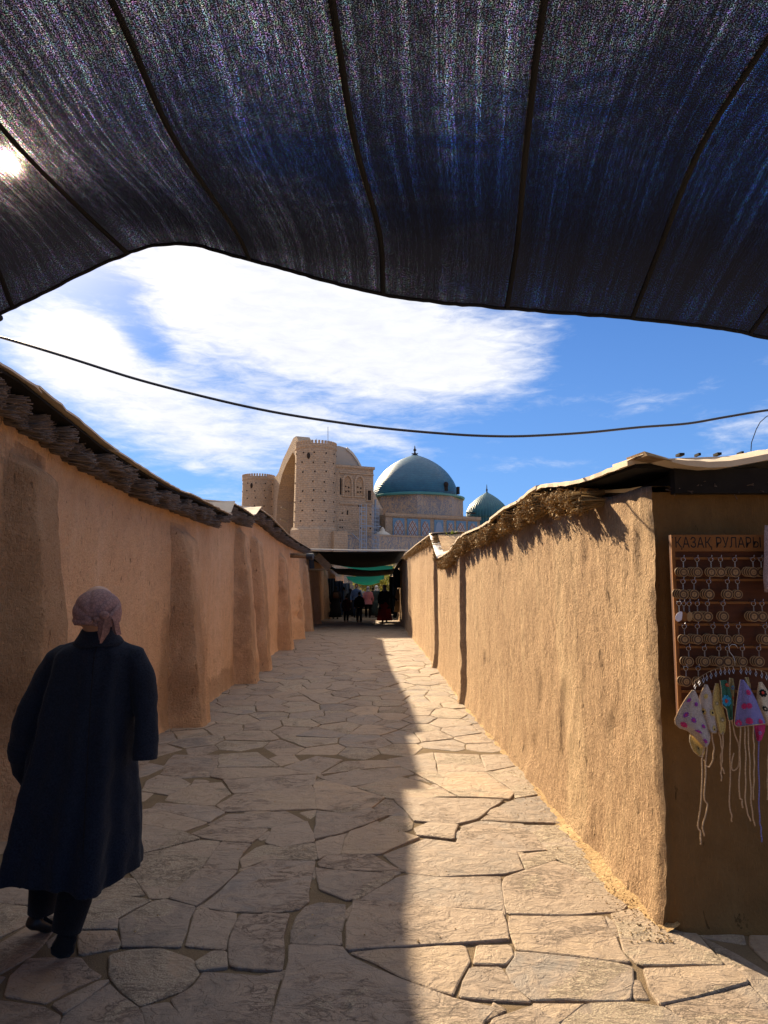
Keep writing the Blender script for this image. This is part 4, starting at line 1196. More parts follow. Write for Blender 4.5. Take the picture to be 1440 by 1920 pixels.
mbox(mb, -2.05, -2.0, 6.3, 6.6, 17.2, 18.1); mbox(mb, -2.06, -2.0, 8.9, 9.7, 19.0, 19.3); stuff(build('putlog_holes', mb, M['hole'], mau))
# pale barrel roof over the portal hall
prof = [(3.4, 27), (3.4, 34.2), (6.6, 34.4), (8.2, 34.0), (9.6, 32.7), (10.7, 31.0), (11.6, 29.2), (12.2, 27.4)]
prof = [(w, 27+(z-27)*.80) for w, z in prof]
mb = MB(); mb.rings([[ml(u, w, z) for w, z in prof] for u in (3.4, 7.6)], cap=True); build('barrel_roof', mb, M['lead'], mau)
mb = MB(); mb.rings([[ml(u, w+.12, z+.15) for w, z in prof[3:]]+[ml(u, w-.1, z-.3) for w, z in prof[3:][::-1]] for u in (3.1, 3.7)], cap=True); build('roof_rib', mb, M['trim'], mau)
# lower band with inscription, set forward
mb = MB(); mbox(mb, -3.4, 6, 5.2, 46, 0, 13.1); build('lower_block', mb, M['brick'], mau)
mb = MB(); mbox(mb, -3.5, -3.4, 5.2, 46, 9.2, 12.8); build('inscription_band', mb, M['script'], mau)
mb = MB(); mbox(mb, -3.6, -3.4, 5.2, 46, 12.8, 13.15); mbox(mb, -3.56, -3.4, 5.2, 46, 8.9, 9.2); build('band_moulding', mb, M['brick'], mau)
mb = MB(); mb.lathe(ml(1, 15.9, 13.1), [(2.1, 0), (1.7, .5), (.9, 1.0), (.55, 1.2), (.5, 1.6), (.2, 2.0), (.02, 2.1)], 20); build('small_cupola', mb, M['trim'], mau, smooth=True)
# main body with the lattice wall
mb = MB(); mbox(mb, 4, 44, 18, 42.8, 0, 18.4); mbox(mb, 10, 44, 12.4, 18, 0, 19.5); build('main_body', mb, M['brick'], mau)
mb = MB(); mbox(mb, 3.7, 4.0, 17.8, 43, 18.0, 18.75); build('cornice', mb, M['brick'], mau)
mb = MB(); mbox(mb, 7.0, 9.9, 12.5, 15.8, 8, 24); mb2 = mb; build('dark_recess', mb, simple('recess_tile', (.07, .10, .13), .7, .3, .3, .5, 0), mau)
mb = MB()
for w in (13.3, 14.4, 15.6, 16.6): mbox(mb, 6.7, 7.0, w, w+.35, 8, 22)
build('pilaster', mb, M['steel'], mau)
pans = [(19.8, 22.7, 'lattice'), (23.4, 26.2, 'lattice'), (26.9, 29.3, 'lattice'), (30.4, 32.8, 'bluetile'), (33.7, 35.7, 'lattice'), (36.3, 38.9, 'lattice'), (39.5, 42.0, 'lattice')]
for (w0, w1, k) in pans:
    mb = MB(); mbox(mb, 3.88, 4.0, w0, w1, 8, 17.6); f_ = build('tile_panel', mb, M['bluetile'], mau)
    p_ = marchpts(w0+.25, w1-.25, 8.2, 15.4, 17.2); uplate('tile_field', p_, 3.80, 3.87, M[k] if k != 'bluetile' else M['steel'], f_)
# drum and main dome
dc = ml(23.5, 35.4, 0)
mb = MB(); mb.lathe(dc, [(13.2, 17.5), (13.2, 19.2)], 8); build('drum_base', mb, M['brick'], mau)
mb = MB(); mb.lathe(dc, [(12.5, 19.2), (12.5, 24.6)], 8); build('drum', mb, M['script'], mau)
mb = MB(); mb.lathe(dc, [(12.8, 24.6), (12.9, 25.0), (11.4, 25.1), (11.4, 24.6)], 48); mb.lathe(dc, [(11.3, 24.9), (11.3, 25.35), (10.9, 25.5), (10.4, 25.4)], 64); build('drum_rim', mb, simple('rim_tile', (.06, .22, .22), .5, .4, .2, .5, 0), mau)
prof = [(10.75, 25.3), (10.9, 26.2), (10.75, 27.6), (10.3, 28.9), (9.55, 30.2), (8.5, 31.6), (7.1, 33.0), (5.5, 34.2), (3.7, 35.25), (2.0, 36.0), (.8, 36.45), (.35, 36.7), (.02, 36.8)]
def fine_prof(prof, k=5):
    out = []; xs = list(range(len(prof))); ps = [Vector((a, b, 0)) for a, b in prof]
    for i in range((len(prof)-1)*k+1): q = hermite(xs, ps, i/k); out.append((q.x, q.y))
    return out
mb = MB(); mb.lathe(dc, fine_prof(prof), 96); build('main_dome', mb, M['dome'], mau, smooth=True)
mb = MB(); mb.lathe(dc, [(.9, 36.5), (.5, 36.8), (.25, 37.1), (.2, 37.6), (.5, 37.9), (.2, 38.2), (.08, 39.0), (.02, 39.1)], 16); mb.box(dc+Vector((0, 0, 36.95)), (1.7, .2, .2)); build('finial', mb, M['hole'], mau, smooth=True)
mb = MB(); mbox(mb, 12.7, 13.4, 41.9, 42.5, 25.3, 27.2); a_ = dc+Vector((7.4, -8.0, 26.6)); mb.box(a_, (.9, .8, 1.1)); mb.ell(a_+Vector((0, -.2, 1.0)), (.6, .5, .7)); mb.box(a_+Vector((-2.1, -.3, -.3)), (.5, .5, 1.2)); stuff(build('dome_hatch', mb, M['hole'], mau))
mb = MB(); mb.beam(ml(12, 44.0, 20.6), ml(12, 46.5, 20.6), .35); build('spout', mb, M['hole'], mau)
# ribbed dome
dc2 = Vector((28.1, 195, 0)); n = 96
prof = [(5.2, 16), (5.25, 20.0), (5.5, 20.9), (5.55, 21.8), (5.35, 22.9), (4.6, 24.3), (3.3, 25.7), (1.8, 26.9), (.7, 27.6), (.3, 27.9), (.03, 28.1)]
mb = MB(); mb.lathe(dc2, fine_prof(prof, 4), 192, rib=lambda j: .035*abs(math.sin(math.pi*j/192*44))); build('ribbed_dome', mb, M['dome2'], mau, smooth=True)
mb = MB(); mb.lathe(dc2, [(5.0, 0), (5.0, 16.0)], 32); build('ribbed_drum', mb, M['bluetile'], mau)
mb = MB(); mb.tube([dc2+Vector((0, 0, 27.8)), dc2+Vector((0, 0, 30.1))], [.22, .05], 8); mb.ell(dc2+Vector((0, 0, 28.6)), (.28, .28, .28), nu=8, nv=5); build('finial', mb, M['hole'], mau)
# antennas on the roof and scaffold masts beside the wall
for (px, y0, y1, r_) in ((615, 834, 800, .06), (594, 833, 822, .05)):
    mb = MB(); a = P(px, y0+6, 156); b = P(px, y1, 156); mb.tube([a, b], r_, 5)
    tag(build('antenna', mb, M['steel'], None, origin=tuple(a)), 'tall thin antenna on the tower roof right of the portal' if y1 == 800 else 'short thin antenna on the tower roof nearest the gable', 'antenna')
def mast(w, label):
    base = ml(-4.6, w, 0); t_ = thing('scaffold_mast', label, 'scaffold', tuple(base), 'scaffold masts against the mausoleum wall')
    mb = MB(); 
    for du in (0, .9):
        for dw in (0, 1.15): mb.beam(ml(-4.6-du, w+dw-.6, 0), ml(-4.6-du, w+dw-.6, 19.2), .13)
    build('upright', mb, M['steel'], t_)
    mb = MB()
    for k in range(22):
        z = 1+k*.83; mb.beam(ml(-5.5, w-.6, z), ml(-5.5, w+.55, z), .08); mb.beam(ml(-4.6, w-.6, z+.2), ml(-4.6, w+.55, z+.2), .08)
    stuff(build('rung', mb, M['steel'], t_)); return t_
m1 = mast(8.8, 'left of the two grey lattice scaffold masts against the brick wall'); m2 = mast(11.6, 'right of the two grey lattice scaffold masts against the brick wall')
mb = MB(); mb.beam(ml(-5.0, 8.2, 14.7), ml(-5.0, 12.8, 14.7), .2); mb.beam(ml(-5, 8.6, 11.2), ml(-3.6, 6.8, 10.2+3), .12); build('cross_bar', mb, M['steel'], m1)

# ------------------------------------------------------------------ far end of the alley: canopies, stalls, shrubs
M['bark'] = simple('bark', (.12, .08, .05), .9, .1, .3, 8, .3)
def canopy_far(y0, y1, z0, z1, sag, mat, label, xo=(0, 0), cat='canopy', ripple=.03, sx=0.0):
    vs = []; fs = []; n, m = 15, 9
    for i in range(n):
        s = i/(n-1)
        for j in range(m):
            t = j/(m-1); y = y0+(y1-y0)*t; xa, xb = xl(y)+xo[0]+.05, xr(y)-xo[1]-.02
            z = z0+(z1-z0)*t-sag*math.sin(math.pi*s)*(.35+.9*t)+sx*(s-.5)+ripple*math.sin(t*9+s*3)*math.sin(math.pi*s)
            vs.append((xa+(xb-xa)*s, y+.12*math.sin(math.pi*s), z))
    for i in range(n-1):
        for j in range(m-1): a = i*m+j; fs.append((a, a+m, a+m+1, a+1))
    mb = MB(); mb.add(vs, fs); o = build('canopy', mb, mat, None, smooth=True, origin=((xl(y0)+xr(y0))/2, y0, z0))
    s_ = o.modifiers.new('s', 'SOLIDIFY'); s_.thickness = .008; return tag(o, label, cat)
canopy_far(28.6, 37.6, 3.10, 2.95, .17, M['net_far'], 'nearest black canopy across the alley with a pale front edge')
mb = MB(); mb.tube([(xl(28.6)-.2, 28.6, 3.17), (-1.2, 28.6, 3.12), (xr(28.6)+.2, 28.6, 3.11)], .03, 8); tag(build('canopy_pole', mb, M['trim'], None, origin=(xl(28.6), 28.6, 3.1)), 'pale pole along the front edge of the nearest black canopy', 'pole')
canopy_far(38.3, 40.2, 2.95, 2.86, .13, M['teal'], 'nearer teal canopy strip below the black canopy', xo=(.25, .25), sx=-.28)
canopy_far(41.6, 49, 2.78, 2.60, .10, M['net_far'], 'second black canopy between the two teal canopy strips', xo=(.1, .1))
canopy_far(49.6, 53.5, 2.52, 2.30, .16, M['teal'], 'farther teal canopy sagging above the heads of the crowd', xo=(.6, .6), sx=.1)
canopy_far(54, 57.5, 2.22, 2.12, .14, cloth_tl('teal_net_dark', (.07, .33, .28)), 'farthest low teal canopy strip just above the crowd', xo=(.8, .9))
# log spout and awning bracket on the left
mb = MB(); a = PX(560, 1043, xl(22)+.12); mb.tube([(xl(22)-.2, 22.1, 2.62), (xl(22)+.55, 21.9, 2.58)], .07, 12); tg = thing('wooden_spout', 'wooden rainwater spout with a dark end sticking out under the left eave', 'spout', (xl(22), 22, 2.6))
build('log', mb, M['wood'], tg, smooth=True, auto=40); mb = MB(); mb.tube([(xl(22)+.52, 21.9, 2.58), (xl(22)+.72, 21.87, 2.57)], .095, 12); build('sleeve', mb, M['cable'], tg, smooth=True, auto=40)
tg = thing('awning_frame', 'broken wooden awning frame hanging from the left wall below the black canopy', 'awning frame', (xl(29), 29.3, 2.5))
mb = MB(); mb.box((xl(29)+.42, 29.3, 2.38), (.85, .5, .05)); build('shelf', mb, M['wood'], tg)
mb = MB(); mb.beam((xl(29)+.35, 29.3, 2.95), (xl(29)+.9, 29.3, 2.42), .10, .3); build('board', mb, M['wood'], tg)
mb = MB(); mb.beam((xl(29)+.15, 29.2, 2.95), (xl(29)+.18, 29.2, 2.42), .14, .2); build('post', mb, M['cable'], tg)
# dark stall fronts along both sides of the covered stretch
M['dark_cloth'] = simple('stall_cloth', (.03, .035, .045), .9, .1, .5, 3, .2); M['bluecloth'] = simple('blue_grey_cloth', (.10, .14, .20), .85, .2, .3, 6, .1)
for (y0, dx, h, mt, lab) in ((41, .55, 2.2, 'dark_cloth', 'dark cloth stall screen on the left of the covered alley, nearest the crowd'), (45, .8, 2.1, 'bluecloth', 'blue grey stall screen on the left behind the crowd'), (50, 1.0, 2.0, 'bluecloth', 'farthest blue grey stall screen at the left end of the covered alley')):
    mb = MB(); rings = []
    for i in range(24):
        s = i/23; x = xl(y0)-.1+dx*s; yy = y0+.10*math.sin(s*22)
        rings.append([(x, yy, 0), (x, yy, h), (x, yy+.02, h), (x, yy+.02, 0)])
    mb.rings([[Vector(q) for q in r_] for r_ in rings]); tag(build('stall_screen', mb, M[mt], None, origin=(xl(y0)+dx/2, y0, 0)), lab, 'screen')
for (y0, dx, lab) in ((40.5, .35, 'dark stall screen on the right of the covered alley, nearer one'), (47, .45, 'dark stall screen on the right of the covered alley, farther one')):
    mb = MB(); rings = []
    for i in range(20):
        s = i/19; x = xr(y0)+.1-dx*s; yy = y0+.08*math.sin(s*19)
        rings.append([(x, yy, 0), (x, yy, 2.4), (x, yy+.02, 2.4), (x, yy+.02, 0)])
    mb.rings([[Vector(q) for q in r_] for r_ in rings]); tag(build('stall_screen', mb, M['dark_cloth'], None, origin=(xr(y0)-dx/2, y0, 0)), lab, 'screen')
mb = MB(); mb.box((-1.2, 59, .55), (3.6, .4, 1.1)); tag(build('end_wall', mb, M['dark_cloth'], None, origin=(-1.2, 59, 0)), 'low dark wall closing the far end of the covered alley', 'wall')
mb = MB(); mb.box((-.55, 58.7, 1.38), (1.5, .1, .12)); tag(build('rail', mb, M['trim'], None, origin=(-.55, 58.7, 1.38)), 'pale rail on top of the low wall at the alley end', 'rail')
# leafy shrubs past the end
def leaf_mat(name, c1, c2):
    m, t, b = new_mat(name, .6, .3); rnd = t.noise(geo(t), 1.5, 4, .7).outputs[0]
    c = t.mix(t.smooth(rnd, .35, .65), c1, c2); t.l.new(c, b.inputs['Base Color'])
    b.inputs['Subsurface Weight'].default_value = 0
    tl = t.add('ShaderNodeBsdfTranslucent', ins={0: c}); mx = t.add('ShaderNodeMixShader', ins={0: .4, 1: b.outputs[0], 2: tl.outputs[0]})
    t.l.new(mx.outputs[0], t.n['Material Output'].inputs[0]); return m
M['leaf'] = leaf_mat('autumn_leaves', (.10, .12, .02), (.24, .20, .03))
def shrub(name, c, r, n, leaf, label, cat, seed, trunk=True):
    t_ = thing(name, label, cat, (c[0], c[1], 0)); rr = np.random.RandomState(seed)
    if trunk:
        mb = MB()
        for k in range(5): mb.tube([(c[0], c[1], 0), (c[0]+rr.normal(0, r[0]*.2), c[1]+rr.normal(0, .2), c[2]*.6), (c[0]+rr.normal(0, r[0]*.5), c[1]+rr.normal(0, .4), c[2]+r[2]*.4)], [.09, .06, .02], 6)
        build('trunk', mb, M['bark'], t_)
    ctr = np.array([[c[0]+rr.normal(0, r[0]*.5), c[1]+rr.normal(0, r[1]*.5), c[2]+rr.normal(0, r[2]*.45)] for _ in range(26)])
    q = ctr[rr.randint(0, 26, n)]+rr.normal(0, 1, (n, 3))*np.array(r)*.22
    e1 = rr.normal(0, 1, (n, 3)); e1 /= np.linalg.norm(e1, axis=1)[:, None]; e2 = rr.normal(0, 1, (n, 3)); e2 -= e1*(e1*e2).sum(1)[:, None]; e2 /= np.linalg.norm(e2, axis=1)[:, None]
    s = leaf*(.6+.8*rr.rand(n, 1)); V_ = np.stack([q-e1*s, q+e2*s*.5, q+e1*s, q-e2*s*.5], 1).reshape(-1, 3)
    npmesh('crown', V_, np.arange(4*n).reshape(-1, 4), M['leaf'], t_)
shrub('shrub', (-1.6, 66, 2.2), (1.6, 1.2, 1.2), 3000, .10, 'yellow green shrub seen past the far end of the covered alley, left one', 'shrub', 1)
shrub('shrub', (.6, 68, 2.2), (1.8, 1.2, 1.3), 3000, .10, 'yellow green shrub seen past the far end of the covered alley, right one', 'shrub', 2)
# weed rooted on the right roof
q = PX(848, 1003, 1.25); q = P(846, 1004, 14.6)
t_ = thing('weed', 'small dry green weed growing on the right roof beside the pale tarp', 'weed', tuple(q)); mb = MB(); rw = random.Random(3)
for i in range(26):
    a = rw.uniform(0, 6.3); L = rw.uniform(.08, .2); d = Vector((math.cos(a)*.7, math.sin(a)*.7, rw.uniform(.5, 1.1))).normalized()*L
    s_ = Vector((-d.y, d.x, 0)).normalized()*.012; p0 = q+Vector((rw.gauss(0, .04), rw.gauss(0, .04), -.04)); mb.add([p0-s_, p0+s_, p0+d*.6+s_*1.4, p0+d, p0+d*.6-s_*1.4], [(0, 1, 2, 3, 4)])
build('leaves', mb, M['leaf'], t_)
# ------------------------------------------------------------------ stall side: board of keychains, kerchiefs on a hanger
M['board'] = reed_mat('board_wood', (.075, .024, .009), (.10, .032, .012)); M['board_head'] = reed_mat('board_head', (.20, .078, .020), (.23, .092, .025))
M['ink'] = simple('black_ink', (.01, .009, .008), .7, .2, .1, 20, 0)
M['disc'] = simple('keychain_wood', (.26, .15, .06), .6, .3, .25, 90, .1); M['disc_dark'] = simple('burnt_wood', (.07, .035, .018), .7, .2, .2, 90, 0)
M['chrome'] = simple('chrome', (.42, .42, .45), .3, .5, .1, 10, 0, metal=1.0)
M['bpale'] = simple('pale_plastic', (.6, .55, .6), .4, .4, .1, 10, 0)
YB = 3.43
bx0, bx1 = PY(1257, 1003, YB).x, PY(1462, 1003, YB).x; bz0, bz1 = PY(1270, 1352, YB).z, PY(1257, 1003, YB).z
board = thing('keychain_board', 'brown wooden sales board with black lettering on the shaded stall wall at the right edge', 'board', ((bx0+bx1)/2, YB, bz0))
mb = MB(); mb.box(((bx0+bx1)/2, YB+.012, (bz0+bz1)/2), (bx1-bx0, .018, bz1-bz0)); build('panel', mb, M['board'], board)
zh = PY(1257, 1034, YB).z
mb = MB(); mb.box(((bx0+bx1)/2, YB-.003, (bz1+zh)/2), (bx1-bx0, .011, bz1-zh)); build('header', mb, M['board_head'], board)
mb = MB(); mb.box((bx0+.008, YB-.002, (bz0+zh)/2), (.016, .010, zh-bz0)); build('side_strip', mb, M['board_head'], board)
mb = MB(); q = PY(1260, 1008, YB-.011); mb.ell(q, (.004, .003, .004), nu=8, nv=5); build('nail', mb, M['ink'], board)
def text_mesh(name, s, width, height, mat, parent, pos, depth=.001):
    cu = bpy.data.curves.new('tmp', 'FONT'); cu.body = s; cu.size = 1.0; cu.extrude = 0.0; cu.align_x = 'LEFT'; cu.offset = .0; cu.resolution_u = 3
    o = bpy.data.objects.new('tmp', cu); COL.objects.link(o); bpy.context.view_layer.update()
    me = bpy.data.meshes.new_from_object(o.evaluated_get(bpy.context.evaluated_depsgraph_get())); bpy.data.objects.remove(o); bpy.data.curves.remove(cu)
    vv = [v.co.copy() for v in me.vertices]
    if not vv: return None
    x0, x1 = min(v.x for v in vv), max(v.x for v in vv); cap = .73; ylo = 0.0
    off = Vector((0, 0, 0)); p = parent
    while p is not None: off += p.location; p = p.parent
    sx = width/(x1-x0) if width else height/cap; sy = height/cap
    for v in me.vertices:
        w = Vector((pos[0]+((v.co.x-x0) if width else (v.co.x-(x0+x1)/2))*sx, pos[1], pos[2]+v.co.y*sy)); v.co = w-off
    me.materials.clear(); me.name = name; return link(name, me, mat, parent)
t0, t1 = PY(1267, 1028, YB-.010), PY(1427, 1028, YB-.010)
text_mesh('lettering', 'ҚАЗАҚ РУЛАРЫ', t1.x-t0.x, PY(1267, 1007, YB).z-PY(1267, 1027, YB).z, M['ink'], board, (t0.x, YB-.0095, PY(1267, 1027, YB).z))
ledges = [1047, 1087.5, 1130, 1171, 1213, 1254, 1296]
for i, py in enumerate(ledges):
    q = PY(1350, py, YB); mb = MB(); mb.box(((bx0+bx1)/2+.006, YB-.004, q.z), (bx1-bx0-.022, .010, .011)); build('slat', mb, M['board_head'], board)
rows = [(1073, [1282, 1308, 1334, 1352, 1379, 1413, 1428], 'WOTΛYOΞ'), (1114.5, [1281.6, 1302, 1330, 1365, 1384], 'OYYAH'), (1156, [1274, 1283, 1293, 1308.5, 1327.5, 1357, 1414, 1430], '   S+OTB'),
        (1199, [1284, 1308.5, 1338, 1364, 1386, 1436], 'YΠT8CS'), (1240.6, [1292, 1322, 1349, 1365, 1393, 1424], 'ΩQQ~HZ'), (1278, [1287, 1310], 'OΛ')]
ordn = ['first', 'second', 'third', 'fourth', 'fifth', 'sixth', 'seventh', 'eighth']; rown = ['top', 'second', 'third', 'fourth', 'fifth', 'lowest']
rk = random.Random(12)
def disc(mb, c, r, th, n=20, tilt=None):
    return mb.rings([[Vector(c)+Vector((r*math.cos(2*math.pi*j/n), y, r*math.sin(2*math.pi*j/n))) for j in range(n)] for y in (th/2, -th/2)])
def annulus(mb, c, r0, r1, th, n=20):
    rr = [[Vector(c)+Vector((r*math.cos(2*math.pi*j/n), y, r*math.sin(2*math.pi*j/n))) for j in range(n)] for (r, y) in ((r0, 0), (r1, 0), (r1, -th), (r0, -th), (r0, 0))]
    return mb.rings(rr, cap=False)
def ringloop(c, r, n=12, ax='y'):
    return [Vector(c)+(Vector((r*math.cos(2*math.pi*j/n), 0, r*math.sin(2*math.pi*j/n))) if ax == 'y' else Vector((0, r*math.cos(2*math.pi*j/n), r*math.sin(2*math.pi*j/n)))) for j in range(n+1)]
for ri, (py, xs_, sy) in enumerate(rows):
    for ki, px in enumerate(xs_):
        stack = rk.choice([2, 3, 4]); zt = PY(px, ledges[ri], YB).z; r = .0225*rk.uniform(.92, 1.08)
        mb = MB(); c_ = PY(px, py, YB-.045); h0 = Vector((c_.x, YB-.009, c_.z+.068)); mb.tube([h0, h0+Vector((0, -.045, .001)), h0+Vector((0, -.05, .012))], .0016, 6); build('hook', mb, M['chrome'], board, smooth=True)
        yd = YB-.045; c = PY(px, py, yd)
        dark_txt = {0: 'plain pale oval', 1: 'plain orange brown oval', 2: 'plain ochre oval'}
        if ri == 2 and ki < 3: lab = f'{dark_txt[ki]} keychain, {ordn[ki]} from the left in the third row of the board'
        else: lab = f'round wooden symbol keychain, {ordn[ki]} from the left in the {rown[ri]} row of the board'
        k = thing('keychain', lab, 'keychain', tuple(c), 'wooden keychains hanging in rows on the board')
        for s_ in range(stack):
            cc = c+Vector((-.008*s_ if ki % 2 else .008*s_*(-1 if s_ else 1), .006*s_, .001*s_)); mb = MB()
            if ri == 2 and ki < 3:
                if s_: continue
                rot = Matrix.Rotation(R((35, -5, 10)[ki]), 3, 'Y'); mb.ell(cc, (r*.72, .002, r*1.1), rot, 16, 8); build('disc', mb, [M['bpale'] if 'bpale' in M else M['chrome'], M['board_head'], M['disc']][ki], k, smooth=True)
                continue
            disc(mb, cc, r, .003); d_ = build('disc', mb, M['disc'], k)
            mb = MB(); annulus(mb, cc+Vector((0, -.0016, 0)), r*.56, r*.86, .0006, 18); build('burnt_ring', mb, M['disc_dark'], d_)
        if sy[ki].strip(): text_mesh('symbol', sy[ki], None, r*.62, M['disc_dark'], k, (c.x, c.y-.0026, c.z-r*.31))
        top = h0+Vector((0, -.036, 0)); mb = MB(); n = max(3, int((top.z-c.z-r)/.005))
        mb.tube(ringloop(top+Vector((0, 0, -.008)), .010, ax='y'), .0009, 5); build('ring', mb, M['chrome'], k)
        mb = MB(); a_ = Vector((top.x, top.y, top.z-.018)); b_ = c+Vector((0, 0, r))
        for q in range(n):
            m_ = a_.lerp(b_, (q+.5)/n); mb.tube(ringloop(m_, .0028, 6, 'y' if q % 2 else 'x'), .0006, 4, cap=False)
        build('chain', mb, M['chrome'], k)
# crocheted kerchiefs
def crochet(name, col):
    m, t, b = new_mat(name, .9, .1); g = t.add('ShaderNodeTexCoord').outputs['Object']
    v = t.add('ShaderNodeTexVoronoi', ins={'Vector': t.mapv(g, (1, .3, 1)), 'Scale': 330.0}).outputs[0]; n = t.noise(g, 60, 3, .6).outputs[0]
    c = t.mix(t.smooth(v, .2, .6), tuple(min(1, x*1.15) for x in col), tuple(x*.55 for x in col)); c = t.mix(t.m('MULTIPLY', n, .3), c, tuple(x*.7 for x in col))
    t.l.new(c, b.inputs['Base Color']); bump(t, b, t.m('SUBTRACT', 1.0, v), .9, .002); return m
for nme, col in (('k_cream', (.62, .52, .38)), ('k_white', (.50, .42, .37)), ('k_yellow', (.62, .45, .16)), ('k_purple', (.30, .07, .36)), ('k_pink', (.58, .05, .18)), ('k_blue', (.05, .32, .55)), ('k_green', (.05, .15, .10)),
                 ('k_lilac', (.24, .22, .48)), ('k_red', (.60, .07, .04)), ('k_black', (.02, .02, .02)), ('k_khaki', (.38, .30, .14)), ('k_tie', (.66, .46, .28)), ('k_pale', (.60, .48, .52))): M[nme] = crochet(nme, col)
YK = 3.31
hang = thing('wire_hanger', 'thin curved wire hanger with clips hooked over the brown board', 'hanger', tuple(PY(1377, 1249, YK)), None)
arc = [(1298, 1284), (1303, 1277), (1315, 1268), (1330, 1259), (1350, 1251.5), (1377, 1248.5), (1405, 1251), (1430, 1258), (1450, 1267), (1470, 1282)]
mb = MB(); mb.tube([PY(x, y, YK) for x, y in arc], .0016, 6); build('bar', mb, M['wood'], hang, smooth=True)
mb = MB(); mb.tube([PY(x, y, YK) for x, y in ((1378, 1249), (1378, 1240), (1375, 1231), (1368, 1222), (1366, 1214), (1372, 1208), (1379, 1209), (1384, 1216))], .0014, 6); build('hook', mb, M['chrome'], hang, smooth=True)
for x in (1302, 1310, 1318, 1324, 1332, 1341, 1350, 1358, 1366, 1374, 1388, 1398, 1405, 1416, 1427, 1436):
    y = interp([(a_, b_) for a_, b_ in arc], x); mb = MB(); p = PY(x, y, YK)
    mb.tube([p, p+Vector((.003, 0, -.012)), p+Vector((-.003, 0, -.022)), p+Vector((.002, -.002, -.034))], .0012, 5); mb.tube([p+Vector((.004, 0, -.010)), p+Vector((.007, 0, -.020)), p+Vector((.002, 0, -.030))], .001, 5); build('clip', mb, M['chrome'], hang)
def kerchief(label, rowsK, mat, flowers, y0, strings, fold=.010, nf=2.0, tie='k_tie', seed=0, cat='kerchief'):
    """rowsK: (xl, yl, xr, yr) photo pixels from the top to the bottom hem"""
    def S_(s, t):
        f = t*(len(rowsK)-1); i = min(len(rowsK)-2, int(f)); u = f-i; r = [rowsK[i][k]+(rowsK[i+1][k]-rowsK[i][k])*u for k in range(4)]
        px = r[0]+(r[2]-r[0])*s; py = r[1]+(r[3]-r[1])*s
        return PY(px, py, y0-.012*math.sin(math.pi*s)*min(1, t*2)+fold*math.sin(nf*math.pi*s*1.0+seed)*(.25+.75*t)+.003*nz(s*5, t*5, seed))
    base = S_(.5, 0); k = thing('kerchief', label, cat, tuple(base), 'crocheted kerchiefs clipped to the wire hanger')
    n, m = 14, 16; mb = MB(); mb.add([S_(i/(n-1), j/(m-1)) for i in range(n) for j in range(m)], [(i*m+j, (i+1)*m+j, (i+1)*m+j+1, i*m+j+1) for i in range(n-1) for j in range(m-1)])
    o = build('cloth', mb, mat, k, smooth=True); so = o.modifiers.new('s', 'SOLIDIFY'); so.thickness = .0035; so.offset = 1
    mb = MB(); mb.tube([S_(i/10, 1)+Vector((0, -.001, 0)) for i in range(11)], .0022, 5); mb.tube([S_(0, j/10) for j in range(11)], .002, 5); build('border', mb, M[tie], k, smooth=True)
    for (s, t, rad, pet, cen) in flowers:
        for (rr_, mt, sc, off) in ((rad*1.3, pet, .35, .0035), (rad*.5, cen, .1, .005)):
            c0 = S_(s, t); ds = (S_(min(1, s+.05), t)-S_(max(0, s-.05), t)).length/.1; dt = (S_(s, min(1, t+.05))-S_(s, max(0, t-.05))).length/.1
            N = 28; pts = [c0+Vector((0, -off-.001, 0))]
            for q in range(N):
                a = 2*math.pi*q/N; rq = rr_*(1+sc*abs(math.sin(4*a))-sc*.5); pts.append(S_(max(0, min(1, s+rq*math.cos(a)/max(ds, .01))), max(0, min(1, t+rq*math.sin(a)/max(dt, .01))))+Vector((0, -off, 0)))
            mb = MB(); mb.add(pts, [(0, 1+q, 1+(q+1) % N) for q in range(N)]); build('crochet_flower' if mt == pet else 'flower_centre', mb, M[mt], k, smooth=True)
    for pl in strings:
        pp = [PY(x, y, y0+.004*math.sin(i*2.1+seed)) for i, (x, y) in enumerate(pl)]; xs2 = list(range(len(pp)))
        path = [hermite(xs2, pp, (len(pp)-1)*q/24)+Vector((.0015*math.sin(q*1.1+seed), 0, 0)) for q in range(25)] if len(pp) > 2 else pp
        mb = MB(); mb.tube(path, .0032, 6, flat=.6); build('tie_string', mb, M[tie], k, smooth=True)
    return k
kerchief('pale kerchief with magenta and purple crocheted flowers, leftmost and longest ties', [(1298,1294,1303,1294),(1284,1312,1309,1306),(1273,1332,1315,1325),(1264,1352,1321,1345),(1269,1363,1328,1365),(1292,1371,1333,1380),(1312,1392,1331,1392),(1319,1400,1326,1401)], M['k_white'],
  [(.32,.16,.007,'k_purple','k_pink'),(.35,.36,.009,'k_purple','k_pink'),(.62,.45,.009,'k_purple','k_pink'),(.25,.52,.010,'k_pink','k_pink'),(.78,.24,.007,'k_purple','k_purple'),(.55,.66,.009,'k_purple','k_pink'),(.86,.55,.007,'k_purple','k_pink'),(.6,.84,.008,'k_purple','k_pink')], 3.285,
  [[(1320,1399),(1316,1430),(1316,1484),(1309,1546),(1314,1562),(1313,1584)], [(1325,1399),(1323,1440),(1321,1497),(1327,1511),(1318,1545),(1320,1568)]], seed=1, tie='k_tie')
